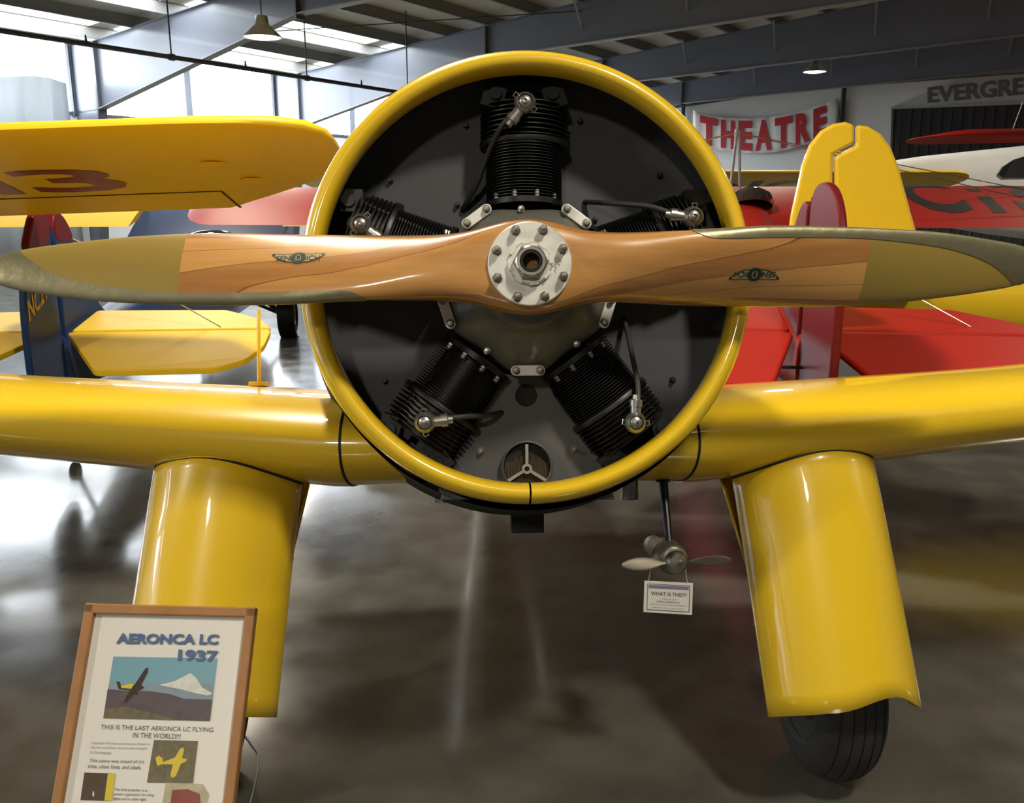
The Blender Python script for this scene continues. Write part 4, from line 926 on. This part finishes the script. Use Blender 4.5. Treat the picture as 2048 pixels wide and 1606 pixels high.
# ---- white cabin airplane in profile and a red-winged one behind it (far right) ------------------------
wp0 = at(1990, 330, 14.5)
wa = empty('airplane', Matrix.Translation((wp0.x, wp0.y, 0)) @ Matrix.Rotation(rad(-4), 4, 'Z'), 'white cabin airplane in profile with dark side window, below the red wing', 'airplane')
secs = []
for x, hw, z0, z1 in ((-2.75, .05, 1.75, 2.10), (-2.0, .2, 1.5, 2.2), (-1.2, .38, 1.25, 2.32), (0, .48, 1.05, 2.44), (1.2, .52, .9, 2.56), (2.2, .5, .85, 2.56), (2.9, .42, .9, 1.8), (3.6, .38, 1.0, 1.7)):
    secs.append([Vector((x, hw*math.copysign(abs(math.cos(t))**.6, math.cos(t)), (z0+z1)/2+(z1-z0)/2*math.copysign(abs(math.sin(t))**.6, math.sin(t)))) for t in [2*pi*k/28 for k in range(28)]])
m = MB(); m.loft(secs); m.obj('fuselage', WHT, wa, angle=60)
m = MB(); m.prism([Vector((-.16, -.47, 2.02)), Vector((-.10, -.47, 2.13)), Vector((.05, -.48, 2.24)), Vector((.35, -.50, 2.34)), Vector((2.2, -.52, 2.42)), Vector((2.6, -.52, 2.0)), Vector((-.08, -.48, 1.96))], (0, -.035, 0)); wn_ = m.obj('cabin_window', GLASS, wa, smooth=False)
m = MB(); m.bar((.47, -.53, 1.95), (.47, -.545, 2.36), .05, .03); m.obj('window_post', WHT, wn_, smooth=False)
plate('wing', [(.6, -4.6, 2.62), (1.9, -4.6, 2.62), (2.1, 0, 2.6), (2.1, 4.6, 2.62), (.6, 4.6, 2.62)], WHT, wa, .12) if False else None
m = MB(); m.prism([Vector((-2.8, -.03, 1.8)), Vector((-2.9, -.03, 2.42)), Vector((-2.6, -.03, 2.45)), Vector((-2.0, -.03, 2.1))], (0, .06, 0)); m.obj('fin', WHT, wa, smooth=False)
for sy in (-1, 1):
    o = wheel(Vector((0, 0, 0)), .3, .2, wa); o.rotation_euler = (0, 0, pi/2); o.location = (2.0, sy*.9, .3)
    m = MB(); m.tube([(2.0, sy*.85, .3), (2.0, sy*.35, 1.0)], .035, 8); m.obj('gear_leg', BLK, wa)
m = MB(); m.tube([(-2.5, 0, 1.8), (-2.6, 0, .05)], .03, 8); m.obj('tail_leg', BLK, wa)
rp = at(1880, 276, 17.0)
rw = empty('airplane', gframe(rp.x+4.6, rp.y+.6, 168), 'red high-wing airplane at far right with its pointed wing tip before the dark doorway', 'airplane')
wing_obj('wing', -4.2, 4.0, yl_=0, yt=-1.6, zl=2.98, zt=2.86, T=.2, mat=RED, parent=rw, dih=-.03, tip0=ROUND, tip1=[(.3, .03, .95, .8), (.6, .10, .85, .5), (.85, .22, .7, .25), (1.0, .34, .55, .08)])
fuse('fuselage', [(1.6, 0, .2, 1.1, 1.7), (1.3, 0, .42, .95, 2.0), (.2, 0, .5, .9, 2.8), (-1.8, 0, .48, .9, 2.75), (-5, 0, .08, 1.3, 1.8)], RED, rw)
m = MB(); m.tube([(2.9, -.5, 2.98), (2.75, -.5, 3.5)], .01, 6); m.obj('whip_antenna', WHT, rw)
for sx in (-1, 1):
    wheel(Vector((sx*1.0, 0, .33)), .33, .2, rw); m = MB(); m.tube([(sx*.95, 0, .33), (sx*.4, 0, 1.1)], .035, 8); m.obj('gear_leg', BLK, rw)
m = MB(); m.tube([(0, -4.8, 1.35), (0, -5.0, .05)], .03, 8); m.obj('tail_leg', BLK, rw)
# ================================================================== SIGNS
# ---- framed poster leaning back on a low easel, bottom left
TL = at(180, 1210, 1.80); TR = at(512, 1218, 1.80); BLp = at(115, 1606, 1.685); BRp = at(470, 1606, 1.685)
ex = (TR-TL).normalized(); ey0 = ((TL-BLp)+(TR-BRp)).normalized(); en = ex.cross(ey0).normalized(); ey = en.cross(ex)     # en points to the viewer
if en.dot(CAM-TL) < 0: en = -en
PM = Matrix((ex, ey, en)).transposed().to_4x4(); PM.translation = TL
PI_ = PM.inverted()
WD = (TR-TL).length; HT = WD*1.45
poster = empty('poster_stand', PM, 'wood framed poster about the yellow airplane, leaning at the bottom left corner', 'poster')
def pp(x, y, d=.0):
    q = PI_ @ on_plane(x, y, TL+en*.006, en); return Vector((q.x, q.y, .006+d))
fw = .020
m = MB(); m.box((WD/2, -HT/2, .001), (WD-.004, HT-.004, .008)); m.obj('poster_sheet', PAPER, poster, smooth=False)
for nm, c, d in (('top', (WD/2, -fw*.4, .006), (WD+.006, fw, .024)), ('bottom', (WD/2, -HT+fw*.4, .006), (WD+.006, fw, .024)), ('l', (fw*.35, -HT/2, .006), (fw, HT+.006, .024)), ('r', (WD-fw*.35, -HT/2, .006), (fw, HT+.006, .024))):
    m = MB(); m.box(c, d); m.obj('frame_rail', OAK, poster, smooth=False, bevel=.003)
def pflat(name, pts, mat, par, d=0.0): return flat(name, [pp(x, y, d) for x, y in pts], [tuple(range(len(pts)))], mat, par)
def ptext(txt, tl, tr, bl, mat, d, bold=.0, par=poster, name='lettering'):
    tl = Vector(tl); tr = Vector(tr); bl = Vector(bl)
    def fn(x, y):
        q = tl+(tr-tl)*x+(bl-tl)*(1-y); return pp(q.x, q.y, d)
    vs, fs = text_box(txt, 0, 1, 0, 1, fn, bold=bold); return flat(name, vs, fs, mat, par)
TB = pm('poster_blue_ink', (.065, .13, .30), .5); TS = pm('poster_shadow_ink', (.10, .10, .14), .5); TG = pm('poster_grey_ink', (.10, .10, .11), .5); TF = pm('poster_fine_ink', (.30, .29, .29), .5)
sky = pm('print_sky', (.16, .33, .42), .35); mtn = pm('print_snow', (.62, .64, .60), .4, var=.25, vscale=60); hil = pm('print_hills', (.085, .065, .075), .4, var=.35, vscale=70); dkp = pm('print_dark', (.03, .012, .012), .4); ylp = pm('print_yellow', (.60, .48, .04), .4); grn = pm('print_field', (.13, .11, .06), .4, var=.5, vscale=90); brn = pm('print_brown', (.07, .045, .03), .4, var=.4, vscale=60)
hz = pm('print_haze', (.20, .27, .33), .4, var=.2, vscale=40)
ph = pflat('printed_photo', [(227, 1313), (435, 1317), (420, 1442), (207, 1436)], sky, poster, .0004)
pflat('haze_band', [(219, 1366), (428, 1366), (424, 1400), (214, 1385)], hz, ph, .0006)
pflat('snowy_mountain', [(318, 1370), (350, 1362), (374, 1350), (381, 1346), (392, 1355), (405, 1375), (426, 1387), (415, 1391), (390, 1386), (360, 1378)], mtn, ph, .0008)
pflat('hills', [(216, 1378), (260, 1382), (300, 1382), (340, 1388), (370, 1398), (425, 1399), (420, 1442), (207, 1436)], hil, ph, .0010)
pflat('foreground_scrub', [(210, 1418), (250, 1413), (300, 1425), (345, 1437), (345, 1440), (207, 1436)], grn, ph, .0012)
pflat('flying_airplane', [(233, 1364), (240, 1363), (243, 1374), (262, 1379), (270, 1369), (291, 1337), (297, 1335), (296, 1345), (283, 1370), (289, 1375), (282, 1380), (275, 1383), (277, 1391), (270, 1388), (255, 1404), (247, 1407), (252, 1395), (260, 1381), (238, 1378)], dkp, ph, .0014)
pflat('sunlit_wing', [(242, 1372), (264, 1367), (268, 1369), (263, 1377), (244, 1376)], ylp, ph, .0016)
ptext('AERONCA LC', (236, 1268), (439, 1270), (234, 1288), TS, .0016, .035); ptext('AERONCA LC', (235, 1266.5), (438, 1268.5), (233, 1286.5), TB, .0020, .03)
ptext('1937', (359, 1300), (438, 1303), (357, 1322), TS, .0020, .035); ptext('1937', (358, 1298.5), (437, 1301.5), (356, 1320.5), TB, .0024, .03)
ptext('THIS IS THE LAST AERONCA LC FLYING', (202, 1449), (427, 1455), (201, 1458), TG, .0006); ptext('IN THE WORLD!!!', (266, 1465), (362, 1468), (265, 1475), TG, .0006)
for i, t in enumerate(("Updated: All but one that was flown in", "but has not flown since it was brought", "to the museum")):
    wq = (116, 112, 42)[i]; ptext(t, (184-i*1.5, 1483+i*8.5), (184-i*1.5+wq, 1485.5+i*8.5), (183-i*1.5, 1489.5+i*8.5), TF, .0006)
for i, t in enumerate(("This plane was ahead of it's", "time, clean lines, and sleek.")):
    ptext(t, (180-i*3, 1517+i*11), (289-i*5, 1520+i*11), (178-i*3, 1526+i*11), TG, .0006)
for i, t in enumerate(("The little propeller is to", "power a generator for wing", "lights and a cabin light")):
    wq = (66, 80, 66)[i]; ptext(t, (230-i*1.5, 1576+i*9), (230-i*1.5+wq, 1578+i*9), (229-i*1.5, 1583+i*9), TG, .0006)
p2 = pflat('printed_photo', [(308, 1480), (396, 1482), (386, 1566), (294, 1565)], grn, poster, .0004)
pflat('flying_airplane', [(311, 1516), (318, 1511), (326, 1517), (326, 1524), (350, 1515), (360, 1498), (367, 1494), (368, 1502), (364, 1516), (374, 1518), (373, 1522), (362, 1528), (352, 1552), (344, 1556), (341, 1550), (346, 1529), (325, 1528), (315, 1532)], ylp, p2, .0008)
p3 = pflat('printed_photo', [(169, 1545), (231, 1547), (224, 1602), (161, 1600)], brn, poster, .0004)
pflat('yellow_edge', [(216, 1547), (231, 1547), (224, 1602), (209, 1601)], ylp, p3, .0008); pflat('small_fan', [(186, 1582), (188, 1583), (189, 1590), (187, 1594), (185, 1590)], mtn, p3, .0008)
p4 = pflat('printed_photo', [(332, 1565), (405, 1568), (418, 1590), (410, 1625), (322, 1622)], pm('print_cream', (.42, .38, .26), .4, var=.4, vscale=50), poster, .0004)
pflat('cockpit_opening', [(345, 1580), (375, 1578), (400, 1588), (402, 1612), (340, 1612)], pm('print_red', (.22, .05, .04), .4, var=.4, vscale=60), p4, .0008)
# easel legs down to the floor
def wl_(v): return PI_ @ v
lo0 = PM @ Vector((.03, -HT, -.014)); lo1 = PM @ Vector((WD-.03, -HT, -.014)); hi0 = PM @ Vector((.03, -HT*.2, -.016)); hi1 = PM @ Vector((WD-.03, -HT*.2, -.016))
dn = (lo0-hi0).normalized()
for h_, l_ in ((hi0, lo0), (hi1, lo1)):
    d = (l_-h_).normalized(); g = h_+d*((h_.z-.004)/-d.z); m = MB(); m.bar(wl_(h_), wl_(g), .022, .016); m.obj('easel_leg', OAK, poster, smooth=False, bevel=.002)
mid = (hi0+hi1)/2; g = Vector((mid.x-.02, mid.y+.26, .004)); m = MB(); m.bar(wl_(mid), wl_(g), .022, .016); m.obj('easel_leg', OAK, poster, smooth=False, bevel=.002)
m = MB(); m.box((WD/2, -HT-.008, 0), (WD, .014, .05)); m.obj('easel_ledge', OAK, poster, smooth=False, bevel=.002)
# ---- card hanging from the wind generator
sp = AM @ Vector((.385, .47, -.76)); sn = Vector((0, -1, 0))
def hc(x, y, d=0.0): return on_plane(x, y, sp, sn)+Vector((0, -d, 0))
card = empty('hanging_card', Matrix.Translation(hc(1337, 1164)), 'small white card asking WHAT IS THIS, hanging on strings from the generator', 'card')
ci = Matrix.Translation(-hc(1337, 1164))
def cflat(name, pts, mat, d, th=0): 
    if th:
        m = MB(); m.prism([ci @ hc(x, y, d) for x, y in pts], (0, th, 0)); return m.obj(name, mat, card, smooth=False)
    return flat(name, [ci @ hc(x, y, d) for x, y in pts], [tuple(range(len(pts)))], mat, card)
cflat('card_sheet', [(1289, 1162), (1386, 1167), (1384, 1230), (1287, 1224)], PAPER, 0, .003)
LV = pm('card_lavender', (.22, .18, .30), .5); NV = pm('card_border', (.06, .08, .10), .5)
def quadpt(u, v):   # card coordinates 0..1
    a = Vector((1289, 1162)).lerp(Vector((1386, 1167)), u); b = Vector((1287, 1224)).lerp(Vector((1384, 1230)), u); return a.lerp(b, v)
def cbar(u0, v0, u1, v1, mat, name='border_line', d=.0004): return cflat(name, [quadpt(u0, v0), quadpt(u1, v0), quadpt(u1, v1), quadpt(u0, v1)], mat, d)
cbar(.065, .075, .94, .092, NV); cbar(.065, .90, .94, .925, NV); cbar(.062, .075, .074, .925, NV); cbar(.928, .075, .942, .925, NV)
cbar(.09, .11, .915, .22, LV, 'title_band')
def ctext(t, u0, u1, v0, v1, mat, bold=0.0):
    def fn(x, y): q = quadpt(u0+(u1-u0)*x, v1+(v0-v1)*y); return ci @ hc(q.x, q.y, .0006)
    vs, fs = text_box(t, 0, 1, 0, 1, fn, bold=bold); return flat('lettering', vs, fs, mat, card)
ctext('WHAT IS THIS???', .14, .88, .32, .44, TG, .012); ctext('This is an', .37, .65, .51, .565, TF); ctext('WIND GENERATOR', .26, .74, .60, .665, TF, .01); ctext('Used to provide power to navigation', .13, .88, .70, .755, TF); ctext('lights and cabin interior lights', .18, .82, .80, .855, TF)
for (x, y), (x2, y2) in (((1297, 1163), (1305, 1116)), ((1375, 1167), (1368, 1119))):
    m = MB(); m.tube([ci @ hc(x, y), ci @ hc(x2, y2)], .0009, 6); m.obj('string', pm('string_white', (.5, .48, .45), .8), card)
# ---- thin wire lying on the floor beside the poster
pts = []
for x, y in ((484, 1440), (490, 1470), (505, 1490), (516, 1505), (515, 1540), (508, 1575), (500, 1606), (495, 1640)):
    r = ray(x, y); q = CAM+r*((.004-H)/r.z); pts.append(q)
m = MB(); m.tube(pts, .0022, 6); tag(m.obj('floor_wire', pm('wire_grey', (.30, .29, .28), .5)), 'thin pale wire lying on the floor beside the poster', 'wire')
